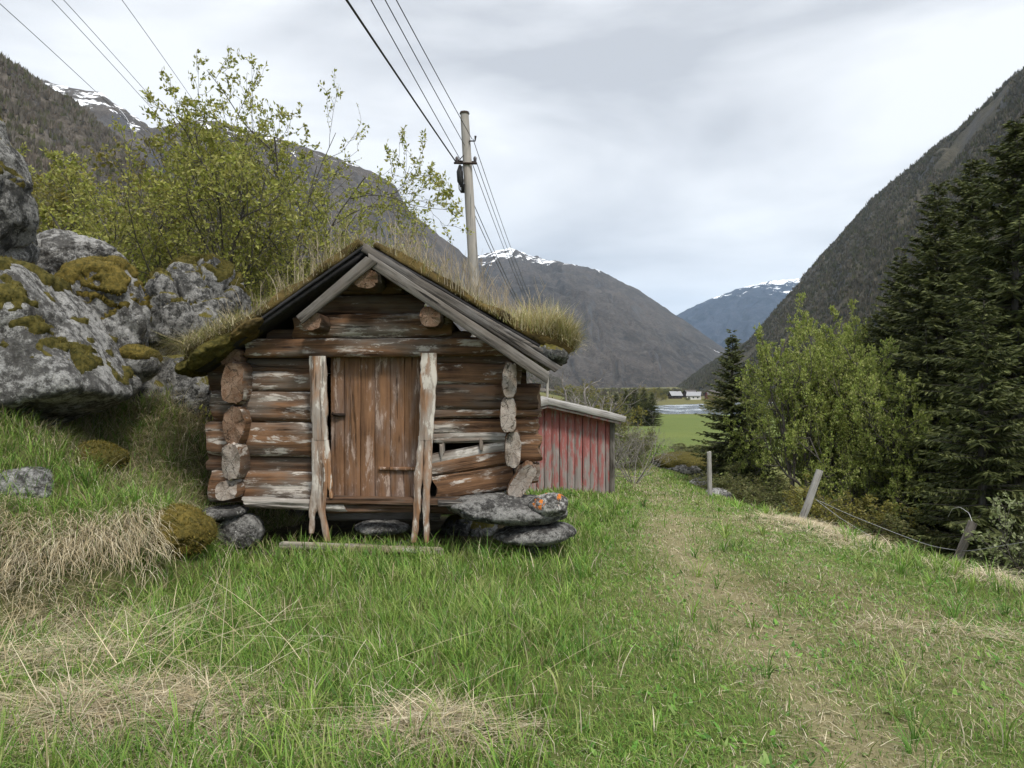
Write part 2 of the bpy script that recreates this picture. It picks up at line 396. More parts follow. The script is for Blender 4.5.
def m_water():
    m, t, out = newmat('river_water'); n = N(t); v = n.coord((1, .35, 1))
    f = n.noise(v, .35, 6, .7); foam = n.ramp(n.noise(v, .12, 6, .7), (.50, 0.), (.64, .7))
    n.bsdf(out, n.mix(foam, (.10, .125, .14), (.45, .48, .50)), n.ramp(foam, (0., .12), (1., .6)), n.bump(f, .5, .3), .5); return m
M['water'] = m_water()

# ------------------------------------------------------------------ terrain
PY = np.array([-60, 0, 4, 8, 15, 20, 25, 30, 40, 50, 70, 150, 215, 255, 290, 330, 430, 520, 600, 1000, 3000, 12000.])
PZ = np.array([.3, 0, 0, -.12, -.62, -.98, -1.3, -1.55, -2.0, -2.9, -4.7, -6.4, -7.4, -8.6, -9.4, -9.6, -9.6, -10, -10.6, -9, 0, 20.])
FL_Y = np.array([-60, 0, 20, 70, 150, 12000.]); FL_Z = np.array([-3.5, -3.9, -4.4, -5.2, -7, 15])
XC_Y = np.array([-60, 0, 8, 15, 25, 40, 70, 120, 12000.]); XC_X = np.array([4.2, 4.2, 4.6, 4.55, 5.2, 8, 30, 200, 9000.])
XL_Y = np.array([-60, 3, 4.5, 5.0, 5.6, 6.5, 7.2, 7.9, 12, 20, 35, 60, 100, 200, 300, 600, 12000.]); XL_X = np.array([-6, -4.2, -3.6, -3.3, -2.75, -2.48, -2.75, -3.0, -3.05, -3.6, -1.5, 5, 12, 30, 48, 10, -200.])
B_S = np.array([-1, 0, .15, .38, .8, 1.4, 3.2, 7, 17, 57, 160, 5000.]); B_Z = np.array([0, 0, .16, .42, .62, .95, 1.6, 3.1, 7, 22, 55, 600.])
BUMPS = [(-4.5, 7.0, .22, .7, .7),  (-4.7, 9.4, .45, .7, .9), (-3.85, 9.2, .85, .55, 1.0), (-3.4, 7.4, .08, .3, .6),  (-1.7, 4.2, .06, .7, .5),
         (6.4, 33, .9, 1.2, 2.2)]
RIV = np.array([(210, 150), (120, 235), (78, 292), (80, 340), (96, 405), (160, 470), (300, 520)], float)

def seg_dist(x, y, P):
    d = np.full(x.shape, 1e9)
    for a, b in zip(P[:-1], P[1:]):
        ab = b - a; t = np.clip(((x - a[0]) * ab[0] + (y - a[1]) * ab[1]) / (ab @ ab), 0, 1)
        d = np.minimum(d, np.hypot(x - a[0] - t * ab[0], y - a[1] - t * ab[1]))
    return d

MOUND = np.array([(-6.5, 5.75), (-4.5, 5.6), (-3.6, 5.55), (-3.05, 5.95), (-2.75, 6.45)])
def H(x, y):
    x = np.asarray(x, float); y = np.asarray(y, float); x, y = np.broadcast_arrays(x, y)
    p = np.interp(y, PY, PZ)
    xc = np.interp(y, XC_Y, XC_X); xl = np.interp(y, XL_Y, XL_X)
    p = p - .075 * np.clip(x - 1.2, 0, 6) * sm(y, 2.5, 7) * (1 - sm(y, 28, 45))
    s = np.maximum(x - xc, 0); drop = .5 * s * s / (s + 1.2)
    z = np.maximum(p - drop, np.minimum(p, np.interp(y, FL_Y, FL_Z)))
    bf = sm(y, 4.9, 6.4) * (1 - .45 * sm(y, 25, 60)) * (1 - .8 * sm(y, 400, 900))
    z = z + np.interp(xl - x, B_S, B_Z) * bf
    for cx, cy_, a, sx, sy in BUMPS: z = z + a * np.exp(-((x - cx) / sx) ** 2 - ((y - cy_) / sy) ** 2)
    z = z + .20 * (1 - sm(seg_dist(x, y, MOUND) + .07 * n2(x, y, 2.5, 13, 2), .12, .52)) * (x < 0)
    d = np.hypot(x, y)
    z = z + .035 * n2(x, y, .9, 3, 3) * np.clip(d / 6, .5, 3) + .25 * n2(x, y, .12, 5, 2) * sm(d, 18, 60)
    if np.any(y > 120):
        rd = seg_dist(x, y, RIV); z = np.where(y > 120, z + (np.minimum(z, -11.2) - z) * sm(26 - rd, 0, 12), z)
    return z

T1 = np.array([(1.25, 1.5), (1.4, 3.2), (1.6, 4.8), (1.68, 5.8), (1.75, 7.2), (2.0, 9), (2.7, 13), (3.3, 17), (4.1, 26), (4.6, 36), (5.5, 48)])
T2 = np.array([(2.35, 1.5), (2.5, 3.6), (2.62, 4.8), (2.8, 6), (2.95, 7.5), (3.1, 9), (3.75, 13), (4.3, 17), (5.0, 26), (5.4, 36), (6.4, 48)])
def path_mask(x, y):
    wob = .22 * n2(x, y, .8, 21, 3)
    a = 1 - sm(seg_dist(x, y, T1) + 1.7 * wob, .0, .72); b = 1 - sm(seg_dist(x, y, T2) + 1.7 * wob, .0, .70)
    return np.clip(np.maximum(a * (.80 + 1.0 * n2(x, y, 1.2, 23, 4)) * (1 - .35 * sm(y, 9, 16)), .55 * b * (.6 + 1.1 * n2(x, y, .9, 24, 3))), 0, 1)
def mown_mask(x, y):                        # 1 on the track and its mown verge
    xe = np.interp(y, [0, 4, 7, 9, 14, 20], [-.25, .05, .45, .7, 1.8, 2.7])
    return sm(x + .25 * n2(x, y, .7, 31), xe - .25, xe + .55) * (1 - sm(x, np.interp(y, XC_Y, XC_X) - .6, np.interp(y, XC_Y, XC_X) + .3))
def dry_mask(x, y):
    m = np.zeros(np.shape(x))
    for cx, cy_, sx, sy, a in [(-1.75, 3.65, .75, .30, .85), (-.45, 3.5, .38, .24, .8), (-3.2, 5.35, .7, .35, .75), (-4.0, 5.5, .8, .5, .55), (-2.6, 4.4, .7, .22, .5), (-4.0, 8.0, .7, .8, .6), (-3.7, 9.0, .6, .9, .8), (4.9, 12, .8, 2., .7),
                               (5.0, 8.0, .5, .8, .6), (-.9, 2.6, .5, .2, .5), (3.4, 3.6, .5, .3, .35), (3.0, 5.4, .8, .3, .3)]:
        m = np.maximum(m, a * np.exp(-((x - cx) / sx) ** 2 - ((y - cy_) / sy) ** 2))
    return np.clip(m * 1.35 + .45 * n2(x, y, 1.6, 41, 3) * (m > .05), 0, 1)

def axis(lo, hi, near, n, d0):              # dense around near, growing outward
    u = np.linspace(-1, 1, n); a = np.arcsinh((hi - near) / d0); b = np.arcsinh((near - lo) / d0)
    return near + d0 * np.sinh(np.where(u > 0, u * a, u * b))
xs = axis(-6000, 6000, -.5, 420, 5.0); ys = axis(-400, 9000, 5.5, 520, 4.5)
GX, GY = np.meshgrid(xs, ys, indexing='ij'); GZ = H(GX, GY)
green = np.array([.095, .130, .034]); thatch = np.array([.27, .23, .135]); olive = np.array([.105, .10, .042]); field = np.array([.088, .125, .034]); heath = np.array([.12, .10, .058])
pm = path_mask(GX, GY)[..., None] * (GY < 60)[..., None]; dm = dry_mask(GX, GY)[..., None] * (GY < 40)[..., None]
gc = green + (olive - green) * sm(n2(GX, GY, .35, 51), -.1, .7)[..., None]
far = sm(np.hypot(GX, GY), 45, 75)[..., None]
isf = ((GX > np.interp(GY, XL_Y, XL_X) + 1) & (GX < 120) & (GY > 62) & (GY < 262))[..., None]
gc = gc * (1 - far) + far * np.where(isf, field, olive * 1.0)
hl = sm(np.interp(GY, XL_Y, XL_X) - GX, 2, 14)[..., None]; gc = gc * (1 - hl * .8) + hl * .8 * (heath + (np.array([.075, .10, .03]) - heath) * sm(n2(GX, GY, .09, 57), -.3, .3)[..., None])
gc = gc + (thatch - gc) * np.clip(pm * .85, 0, 1); gc = gc + (np.array([.20, .17, .10]) - gc) * np.clip(dm * .6, 0, 1)
uh = (sm(1.75 - np.abs(GX + 1.44), 0, .3) * sm(1.75 - np.abs(GY - 9.85), 0, .3))[..., None]; gc = gc * (1 - uh) + uh * np.array([.035, .028, .02])  # bare soil under the hut, coloured extra dark to stand in for shade
nx, ny = GX.shape; ii = np.arange(nx * ny).reshape(nx, ny)
q = np.stack([ii[:-1, :-1], ii[1:, :-1], ii[1:, 1:], ii[:-1, 1:]], -1).reshape(-1, 4)
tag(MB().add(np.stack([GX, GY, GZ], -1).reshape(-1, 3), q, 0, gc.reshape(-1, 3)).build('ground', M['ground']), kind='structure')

# river strip
def dense(P, n=60):
    s = np.concatenate([[0], np.cumsum(np.hypot(*np.diff(P, axis=0).T))]); u = np.linspace(0, s[-1], n)
    return np.stack([np.interp(u, s, P[:, k]) for k in range(P.shape[1])], 1)
rp_ = dense(RIV); tg = np.gradient(rp_, axis=0); tg /= np.linalg.norm(tg, axis=1)[:, None]; nr = np.stack([-tg[:, 1], tg[:, 0]], 1)
V = np.concatenate([np.c_[rp_ + nr * 24, np.full(60, -10.1)], np.c_[rp_ - nr * 24, np.full(60, -10.1)]])
a = np.arange(59); tag(MB().add(V, np.stack([a, a + 60, a + 61, a + 1], 1)).build('river', M['water']), kind='structure')

# ------------------------------------------------------------------ mountains
def mountain(name, mat, ridge, foot, nu=320, nv=70, amp=.05, pw=1.0, seed=1, back=.8, wood=None, sharp=0.):
    rd = np.array(ridge, float); ft = np.array(foot, float)
    t = np.linspace(0, 1, nu)
    sr = np.linspace(0, 1, len(rd)); seg = np.r_[0, np.cumsum(np.hypot(*np.diff(rd[:, :2], axis=0).T))]; sr = seg / seg[-1]
    rx = np.interp(t, sr, rd[:, 0]); ry = np.interp(t, sr, rd[:, 1]); rdist = np.interp(t, sr, rd[:, 2])
    sf = np.linspace(0, 1, len(ft)); fx = np.interp(t, sf, ft[:, 0]); fz = np.interp(t, sf, ft[:, 1]); fd = np.interp(t, sf, ft[:, 2])
    Rp = np.stack([(rx - 512) / F * rdist, rdist, EYE + (384 - ry) / F * rdist], 1)
    Fp = np.stack([(fx - 512) / F * fd, fd, fz], 1)
    Bp = Rp + (Rp - Fp) * back; Bp[:, 2] = Fp[:, 2]
    v = np.linspace(0, 1, nv); vb = np.linspace(0, 1, 14)[1:]
    G = Fp[:, None] + (Rp - Fp)[:, None] * v[None, :, None]
    G[..., 2] = Fp[:, None, 2] + (Rp - Fp)[:, None, 2] * (v ** pw)[None, :]
    Gb = Rp[:, None] + (Bp - Rp)[:, None] * vb[None, :, None]; Gb[..., 2] = Rp[:, None, 2] + (Bp - Rp)[:, None, 2] * (vb ** 1.4)[None, :]
    G = np.concatenate([G, Gb], 1); hh = (Rp[:, 2] - Fp[:, 2])
    sc = 1.0 / np.median(hh)
    P = G.reshape(-1, 3) * sc
    nzv = fbm(P * 2.2, 5, seed).reshape(G.shape[:2]); rid = (1 - 2 * np.abs(fbm(P * np.array([3.2, 1.4, .8]), 4, seed + 20))).reshape(G.shape[:2])
    vv = np.concatenate([v, 1 - vb * .5]); env = np.sin(np.clip(vv, 0, 1) * np.pi) ** .6 * .8 + .10
    G[..., 2] += hh[:, None] * amp * env[None] * (nzv + .5 * rid)
    uu = np.broadcast_to((t * 26 * (nu / 220))[:, None], G.shape[:2]); vq = np.broadcast_to(vv[None, :], G.shape[:2]); wq = fbm(P * 3., 3, seed + 60).reshape(G.shape[:2])
    gl = np.abs(vn(np.stack([(uu + 2.2 * wq + 3 * vq).ravel(), vq.ravel() * 1.5, np.full(vq.size, seed * 1.)], 1), seed + 61)).reshape(G.shape[:2]); G[..., 2] += hh[:, None] * .075 * env[None] * (gl - .4)
    fine = fbm(P * 16, 3, seed + 40).reshape(G.shape[:2]); G[..., 2] += hh[:, None] * .014 * fine * (vv > .02)[None]
    i2 = np.arange(G.shape[0] * G.shape[1]).reshape(G.shape[:2])
    q = np.stack([i2[:-1, :-1], i2[1:, :-1], i2[1:, 1:], i2[:-1, 1:]], -1).reshape(-1, 4)
    tag(MB().add(G.reshape(-1, 3), q).build(name, mat), kind='structure')
    return G

WOOD = MB(); wood_rng = np.random.default_rng(99)
def hillwood(G, n, hgt, cols, vlo=0., vhi=1., near=250, thr=-.2, nv=70):
    u = wood_rng.random(n) * (G.shape[0] - 1.01); v = (vlo + (vhi - vlo) * wood_rng.random(n)) * (nv - 1.01)
    iu = u.astype(int); iv = v.astype(int); fu = (u - iu)[:, None]; fv = (v - iv)[:, None]
    p = (G[iu, iv] * (1 - fu) + G[iu + 1, iv] * fu) * (1 - fv) + (G[iu, iv + 1] * (1 - fu) + G[iu + 1, iv + 1] * fu) * fv
    k = n2(p[:, 0], p[:, 1] , .006, 77) > thr; p = p[k & (p[:, 1] > near)]; n = len(p)
    h = hgt * (.6 + .8 * wood_rng.random(n)); K = 7
    V = np.zeros((n, K, 3, 3))
    for j in range(K):
        az = wood_rng.random(n) * 6.283; tip = h * (.55 + .45 * wood_rng.random(n)); off = .42 * h * wood_rng.random(n)
        base = p + np.stack([np.cos(az) * off, np.sin(az) * off, tip * .25 - .5], 1)
        w_ = h * .13 * (.6 + wood_rng.random(n)); az2 = wood_rng.random(n) * 6.283
        d = np.stack([np.cos(az2), np.sin(az2), 0 * az2], 1) * w_[:, None]
        V[:, j, 0] = base - d; V[:, j, 1] = base + d; V[:, j, 2] = p + np.stack([np.cos(az) * off * 1.5, np.sin(az) * off * 1.5, tip], 1)
    c = np.array(cols)[wood_rng.integers(0, len(cols), n)] * (.75 + .5 * wood_rng.random((n, 1)))
    WOOD.add(V.reshape(-1, 3), np.arange(n * K * 3).reshape(-1, 3), 0, np.repeat(c, K * 3, 0))

mt_right = m_mount('right_mountain_heath', (.048, .044, .030), (.085, .076, .054), (.10, .088, .068), None, 2.2, .6)
mt_left = m_mount('left_slope_heath', (.070, .060, .048), (.125, .108, .088), (.15, .13, .11), None, 2.5, .5)
mt_snow = m_mount('left_mountain_rock', (.046, .040, .035), (.095, .080, .068), (.12, .105, .09), (330, 620, .83), 2., .55)
mt_mid = m_mount('middle_mountain_rock', (.034, .030, .028), (.080, .068, .060), (.10, .088, .078), (400, 640, .745), 1., .6)
mt_far = m_mount('far_mountain_hazed_rock', (.020, .026, .042), (.042, .050, .074), (.06, .066, .085), (400, 900, .83), .8, .4)  # blue of distance haze mixed into the rock colour

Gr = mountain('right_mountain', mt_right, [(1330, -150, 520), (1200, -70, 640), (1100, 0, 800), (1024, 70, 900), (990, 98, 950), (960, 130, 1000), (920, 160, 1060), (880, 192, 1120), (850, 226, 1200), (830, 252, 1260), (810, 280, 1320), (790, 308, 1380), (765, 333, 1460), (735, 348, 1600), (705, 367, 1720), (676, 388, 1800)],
              [(1500, -8, 120), (1150, -8, 190), (930, -10, 330), (800, -11, 560), (700, -11, 1000), (690, -11, 1150)], amp=.07, pw=.95, seed=3)
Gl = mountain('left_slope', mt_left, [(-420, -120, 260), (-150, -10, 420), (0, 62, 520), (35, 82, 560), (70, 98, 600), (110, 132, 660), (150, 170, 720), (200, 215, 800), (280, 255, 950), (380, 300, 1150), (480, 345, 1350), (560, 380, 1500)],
              [(-700, 8, 60), (-150, 8, 110), (150, 8, 200), (350, 2, 420), (500, -6, 800), (565, -9, 1100)], amp=.06, pw=1., seed=8)
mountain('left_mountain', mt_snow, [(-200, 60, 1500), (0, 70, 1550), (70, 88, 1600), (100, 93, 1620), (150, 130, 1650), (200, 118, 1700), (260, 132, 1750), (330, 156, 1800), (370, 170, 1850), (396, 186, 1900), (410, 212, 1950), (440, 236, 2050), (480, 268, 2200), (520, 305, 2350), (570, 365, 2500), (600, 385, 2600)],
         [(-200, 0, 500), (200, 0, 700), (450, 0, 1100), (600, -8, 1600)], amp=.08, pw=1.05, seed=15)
Gm = mountain('middle_mountain', mt_mid, [(330, 320, 3400), (420, 275, 3500), (480, 256, 3600), (510, 249, 3600), (530, 256, 3550), (560, 263, 3500), (600, 271, 3450), (640, 291, 3400), (680, 318, 3300), (705, 335, 3200), (730, 352, 3100), (770, 378, 3000)],
         [(400, -6, 1500), (560, -8, 1500), (640, -9, 1600), (720, -9, 2000)], amp=.13, pw=1.1, seed=22)
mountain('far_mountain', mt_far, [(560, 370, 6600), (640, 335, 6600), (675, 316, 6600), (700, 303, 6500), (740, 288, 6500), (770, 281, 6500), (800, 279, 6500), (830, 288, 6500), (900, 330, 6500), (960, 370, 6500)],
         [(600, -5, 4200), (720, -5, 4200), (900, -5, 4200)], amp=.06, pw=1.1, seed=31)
hillwood(Gr, 42000, 4.2, [(.082, .072, .052), (.066, .060, .040), (.060, .062, .028), (.105, .092, .070)], .03, 1., 200, -.35)
hillwood(Gl, 22000, 3.8, [(.12, .10, .08), (.10, .088, .07), (.085, .085, .045), (.14, .125, .105)], .05, 1., 120, -.35)
tag(WOOD.build('hillside_wood', m_leaf('hillside_wood_twigs', .1, .8, .05), smooth=False), 'bare brown and olive birch wood covering the steep valley sides', 'wood', kind='stuff')

# haze : one closed box of even pale air
bm = bmesh.new(); bmesh.ops.create_cube(bm, size=1.0)
hz = bpy.data.meshes.new('haze'); bm.to_mesh(hz); bm.free()
hm, ht, ho = newmat('haze_air'); pv = ht.nodes.new('ShaderNodeVolumePrincipled')
pv.inputs['Color'].default_value = (.55, .76, 1.0, 1); pv.inputs['Density'].default_value = 4.2e-5; pv.inputs['Anisotropy'].default_value = 0.1
ht.links.new(pv.outputs[0], ho.inputs['Volume']); hz.materials.append(hm)
hob = bpy.data.objects.new('haze', hz); COL.objects.link(hob); hob.scale = (24000, 24000, 1600); hob.location = (0, 2000, 1600 / 2 - 40)
tag(hob, 'thin blue valley haze in front of the far mountains', 'haze', kind='stuff')

# ------------------------------------------------------------------ the log storehouse
HX, HY = -1.44, 8.0
hut = empty('log_storehouse', (HX, HY, 0))
tag(hut, 'small brown log storehouse with a turf roof, raised on stone slabs beside the path', 'storehouse')
HO = np.array([HX, HY, 0])
def hp(px, py, Y): return np.array(W(px, py, Y)) - HO          # photo direction -> hut-local metres

_ls = [100]
def hlog(name, x0, y0, x1, y1, th, mats, Y=8.0, dep=None, bump=.10, cut=.04, power=3.3, wob=.02, taper=0., label=None):
    _ls[0] += 1
    a, b = hp(x0, y0, Y), hp(x1, y1, Y); L = np.linalg.norm(b - a); rz = th * Y / F / 2
    mb = MB().add(*log_geo(L, dep or max(.06, rz * .75), rz * 1.04, _ls[0], bump=bump, cut=cut, power=power, wob=wob, taper=taper))
    ang = -math.atan2(b[2] - a[2], b[0] - a[0])
    o = mb.build(name, mats, hut, tuple((a + b) / 2), (0, ang, 0))
    if label: o['label'] = label
    return o
ML, MD, MW = [M['log'], M['end_brown']], [M['log_dark'], M['end_brown']], [M['log_white'], M['end_pale']]
# front wall, left of the door
for a in [(214, 365, 318, 366, 16, MD), (238, 382, 318, 382, 20, ML), (213, 406, 318, 408, 30, ML), (211, 438, 318, 439, 34, ML), (236, 463, 318, 464, 16, MD), (212, 486, 318, 486, 32, ML)]:
    hlog('wall_log', *a)
# right of the door
for a in [(428, 355, 516, 357, 17, MD), (428, 374, 520, 374, 21, ML), (428, 397, 540, 397, 26, MD), (428, 414, 540, 413, 9, ML), (428, 426, 539, 426, 17, ML), (432, 438, 506, 436, 10, MW)]:
    hlog('wall_log', *a)
hlog('wall_log', 432, 459, 508, 444, 13, MW, label='whitened split log tilting up to the right')
hlog('wall_log', 432, 471, 508, 457, 14, ML)
hlog('wall_log', 437, 489, 513, 477, 27, ML, taper=-.1, label='thick sagging lower log with flaking white paint')
for a in [(512, 449, 539, 449, 27, ML), (514, 474, 538, 472, 20, ML), (209, 462, 238, 462, 17, MD), (210, 382, 240, 381, 20, MD)]:
    hlog('log_end', *a)
# lintel and gable
hlog('lintel_log', 246, 349, 503, 347, 18, ML, Y=7.9, wob=.025)
hlog('gable_log', 268, 337, 470, 338, 14, MD, Y=8.02)
hlog('gable_log', 296, 327, 452, 324, 24, ML, Y=8.0)
hlog('gable_log', 318, 305, 424, 305, 19, MD, Y=8.02)
hlog('gable_log', 334, 287, 402, 287, 18, MD, Y=8.04)
hlog('gable_log', 350, 272, 386, 272, 14, MD, Y=8.06)
# side walls: logs running back, their cut ends stacked at the front corners
def slog(name, px, py, w, h, L=3.75, tilt=0., mats=None, y0=7.70, yaw=0.):
    _ls[0] += 1
    c = hp(px, py, y0 + .05); s = .0101
    mb = MB().add(*log_geo(L, w * s / 2, h * s / 2, _ls[0], bump=.13, cut=.05, power=3.0, wob=.015))
    o = mb.build(name, mats or [M['log'], M['end_pale']], hut, (c[0], y0 - HY + L / 2, c[2]), (tilt, 0, R(90) + yaw))
    return o
EB = [M['log_dark'], M['end_brown']]
slog('side_log', 235, 383, 23, 44, mats=[M['log'], M['end_brown']], y0=7.66); slog('side_log', 235, 424, 23, 40, mats=[M['log'], M['end_brown']], y0=7.70)
slog('side_log', 232, 461, 19, 38, y0=7.64); slog('side_log', 228, 490, 24, 20, tilt=R(-14), y0=7.68)
slog('side_log', 510, 379, 15, 37, y0=7.68); slog('side_log', 509, 414, 16, 36, y0=7.66); slog('side_log', 512, 450, 17, 38, y0=7.69)
slog('side_log', 521, 481, 17, 40, tilt=R(34), y0=7.66)
slog('side_log', 516, 352, 15, 20, y0=7.75, mats=EB); slog('side_log', 232, 357, 22, 18, y0=7.75, mats=EB)
# back wall
for k in range(7):
    _ls[0] += 1
    MB().add(*log_geo(3.3, .11, .125, _ls[0])).build('wall_log', MD, hut, (0, 3.2, .52 + k * .225))
# purlins and ridge pole
for px, py, w, h in [(368, 279, 25, 18), (430, 316, 22, 20), (312, 322, 20, 18)]:
    slog('purlin', px, py, w, h, 4.2, y0=7.52, mats=[M['log_dark'], M['end_brown']])
# floor and sills
_b = MB()
for k in range(11): _b.add(*[xform(g, Matrix.Translation((-1.2 + k * .24, 1.62, .36 - .006 * (k % 3)))) if i == 0 else g for i, g in enumerate((lambda r: (xform(r[0], Matrix.Rotation(R(90), 4, 'Z') @ Matrix.Rotation(R(90), 4, 'X')), r[1]))(board_geo(3.1, .23, .04, k)))])
_b.build('floor', M['grey_dark'], hut)
hlog('sill_beam', 243, 503, 345, 508, 9, [M['log_white'], M['end_brown']], Y=7.82, bump=.3, cut=.08, label='bleached sill beam under the left wall')
hlog('sill_beam', 318, 499, 505, 501, 8, MD, Y=7.80, cut=.08, bump=.35)
hlog('sill_beam', 312, 509, 500, 509, 9, MD, Y=7.84, cut=.08, bump=.4)
hlog('floor_joist', 330, 516, 440, 515, 10, [M['grey_dark'], M['end_pale']], Y=8.25)
hlog('floor_joist', 250, 512, 520, 508, 10, [M['grey_dark'], M['end_pale']], Y=10.9)

# door of upright planks
DW, DH = .93, 1.46
door = MB()
wd = [.14, .17, .15, .16, .15, .16]; x = -DW / 2
for i, w in enumerate(wd):
    V, Fc = board_geo(DH + .02 * (i % 3), w - .003, .035, 40 + i, .004)
    V = xform(V, Matrix.Translation((x + w / 2, .004 * ((i * 7) % 3), 0)) @ Matrix.Rotation(R(90), 4, 'Y') @ Matrix.Rotation(0, 4, 'X'))
    door.add(V, Fc); x += w
dc = hp(375.5, 427, 8.02)
dob = door.build('door', M['door'], hut, tuple(dc))
lt = MB()
V, Fc = board_geo(.12, .035, .03, 3, .004); lt.add(xform(V, Matrix.Translation((.04, -.035, 0))), Fc)
V, Fc = tube([(-.03, -.03, .02), (-.03, -.06, .01), (.02, -.065, 0), (.05, -.05, -.01)], .011, 6); lt.add(V, Fc)
lt.build('latch', M['iron'], dob, (-.41, 0, .13))
V, Fc = board_geo(.42, .035, .03, 4, .006); MB().add(xform(V, Matrix.Translation((0, -.03, 0))), Fc).build('batten', M['door'], dob, (.25, 0, -.43))
# jamb boards, split at the foot into two prongs
def jamb(name, pts_body, prongs, Y, seed):
    mb = MB()
    def strip(P, t=.045):
        P = np.array(P, float); nseg = 26; u = np.linspace(0, len(P) - 1, nseg); f = [np.interp(u, range(len(P)), P[:, k]) for k in range(3)]
        rings = []
        for i in range(nseg):
            c = hp(f[0][i], f[1][i], Y); w = f[2][i] * Y / F / 2; j = .008 * vn(np.array([[i * .6, seed, 1.], [i * .6, seed, 5.]]), seed)
            b = min(.012, w * .3); l, r_ = c[0] - w + j[0], c[0] + w + j[1]
            rings.append([(l, c[1] + t / 2, c[2]), (l, c[1] - t / 2 + b, c[2]), (l + b, c[1] - t / 2, c[2]), (r_ - b, c[1] - t / 2, c[2]), (r_, c[1] - t / 2 + b, c[2]), (r_, c[1] + t / 2, c[2])])
        V, Fc = sweep(np.array(rings), 0)
        # local X must follow the grain: swap so the board's height is local X
        mb.add(np.stack([V[:, 2], V[:, 1], -V[:, 0]], 1), [(f_[:, ::-1] if isinstance(f_, np.ndarray) else (f_[0], f_[1])) for f_ in Fc])
    strip(pts_body)
    for p in prongs: strip(p, .04)
    return mb.build(name, M['post'], hut, (0, 0, 0), (0, R(-90), 0))
jamb('door_jamb', [(318, 356, 17), (319, 400, 17), (320, 440, 15)], [[(321, 438, 9), (324, 480, 10), (321, 505, 8), (327, 541, 6)], [(315, 438, 6), (316, 480, 8), (313, 510, 7), (311, 533, 5)], [(327, 440, 5), (330, 480, 5), (331, 498, 3)]], 7.74, 11)
jamb('door_jamb', [(429, 353, 17), (428, 395, 16), (426, 440, 14)], [[(422, 436, 7), (418, 480, 8), (417, 510, 7), (414, 542, 6)], [(429, 436, 9), (427, 480, 8), (426, 510, 7), (427, 542, 5)]], 7.74, 17)
# dark little struts in the gap right of the door
hlog('strut', 442, 442, 442, 456, 5, MW, Y=7.98); hlog('strut', 482, 439, 482, 449, 4, MW, Y=7.98)

# roof: boards, bark, turf
ZR = 2.90; XR = -1.43 - HX                    # ridge, hut-local
Yf, Yb = 7.60 - HY, 11.75 - HY
EL = (hp(196, 372, 7.6)[0], hp(196, 372, 7.6)[2]); ER = (hp(562, 366, 7.6)[0], hp(562, 366, 7.6)[2])
def slope_slab(name, mat, E, off, t, over=.0, seed=1, lump=0., yf=Yf, yb=Yb, nu=46, nv=60, sag=.0, u1=1.0, parent=hut, colf=None, eave=None):
    """a closed slab lying on one roof slope: u runs ridge->eave, v front->back"""
    u = np.linspace(0, u1, nu); v = np.linspace(0, 1, nv); U, Vv = np.meshgrid(u, v, indexing='ij')
    dx, dz = E[0] - XR, E[1] - ZR; L = math.hypot(dx, dz); nxn, nzn = -dz / L * np.sign(dx), abs(dx) / L
    nxn = abs(dz) / L * np.sign(dx)
    bx = XR + dx * U * (1 + over / L); bz = ZR + dz * U * (1 + over / L) - sag * np.sin(U * np.pi)
    by = yf + (yb - yf) * Vv
    p = np.stack([bx.ravel() * 4, by.ravel() * 4, np.full(bx.size, seed * 1.)], 1)
    lu = lump * fbm(p, 4, seed).reshape(U.shape)
    edge = np.minimum(np.minimum(Vv, 1 - Vv) * (yb - yf), (u1 - U) * L) if lump else np.full(U.shape, 1.)
    rnd = np.sqrt(np.clip(1 - (1 - np.clip(edge / .10, 0, 1)) ** 2, 0, 1)) if lump else 1.
    tt = t * (.35 + .65 * rnd) + lu * (.4 + .6 * rnd)
    if eave: tt = tt + eave * np.exp(-((U - .93) / .13) ** 2) * (1 + .4 * vn(np.stack([by.ravel() * 3, by.ravel() * 0, by.ravel() * 0], 1), 5).reshape(U.shape))
    ex = lump * 1.1 * vn(p * 1.4, seed + 7).reshape(U.shape)
    top = np.stack([bx + nxn * (off + tt) + ex * (U > .9), by + ex * ((Vv < .03) | (Vv > .97)), bz + nzn * (off + tt)], -1)
    bot = np.stack([bx + nxn * off, by, bz + nzn * off], -1)
    nU, nV = U.shape; A = np.arange(nU * nV).reshape(nU, nV); B = A + nU * nV
    def quads(I, flip): 
        f = np.stack([I[:-1, :-1], I[1:, :-1], I[1:, 1:], I[:-1, 1:]], -1).reshape(-1, 4); return f[:, ::-1] if flip else f
    s = dx > 0
    rim = np.concatenate([A[0], A[1:, -1], A[-1, ::-1][1:], A[::-1, 0][1:-1]]); rimb = rim + nU * nV; r2 = np.roll(rim, -1); rb2 = np.roll(rimb, -1)
    side = np.stack([rim, r2, rb2, rimb], 1)
    V = np.concatenate([top.reshape(-1, 3), bot.reshape(-1, 3)])
    o = MB().add(V, [quads(A, not s), quads(B, s), side if s else side[:, ::-1]]).build(name, mat, parent)
    return o, top
slope_slab('roof_boards', M['bark_felt'], EL, 0, .045, seed=1, nu=6, nv=12); slope_slab('roof_boards', M['grey_dark'], ER, 0, .045, seed=2, nu=6, nv=12)
slope_slab('bark_layer', M['bark_felt'], EL, .048, .055, seed=3, lump=.012, yf=Yf - .02, over=.04); slope_slab('bark_layer', M['bark_felt'], ER, .048, .04, seed=4, lump=.012, yf=Yf + .03, over=.03)
sodL, topL = slope_slab('turf', M['sod'], EL, .09, .10, seed=5, lump=.05, yf=Yf + .02, yb=Yb, over=.03, nu=70, nv=110, eave=.05)
sodR, topR = slope_slab('turf', M['sod'], ER, .085, .09, seed=6, lump=.055, yf=Yf + .06, yb=Yb, over=.0, nu=70, nv=110, eave=.10)

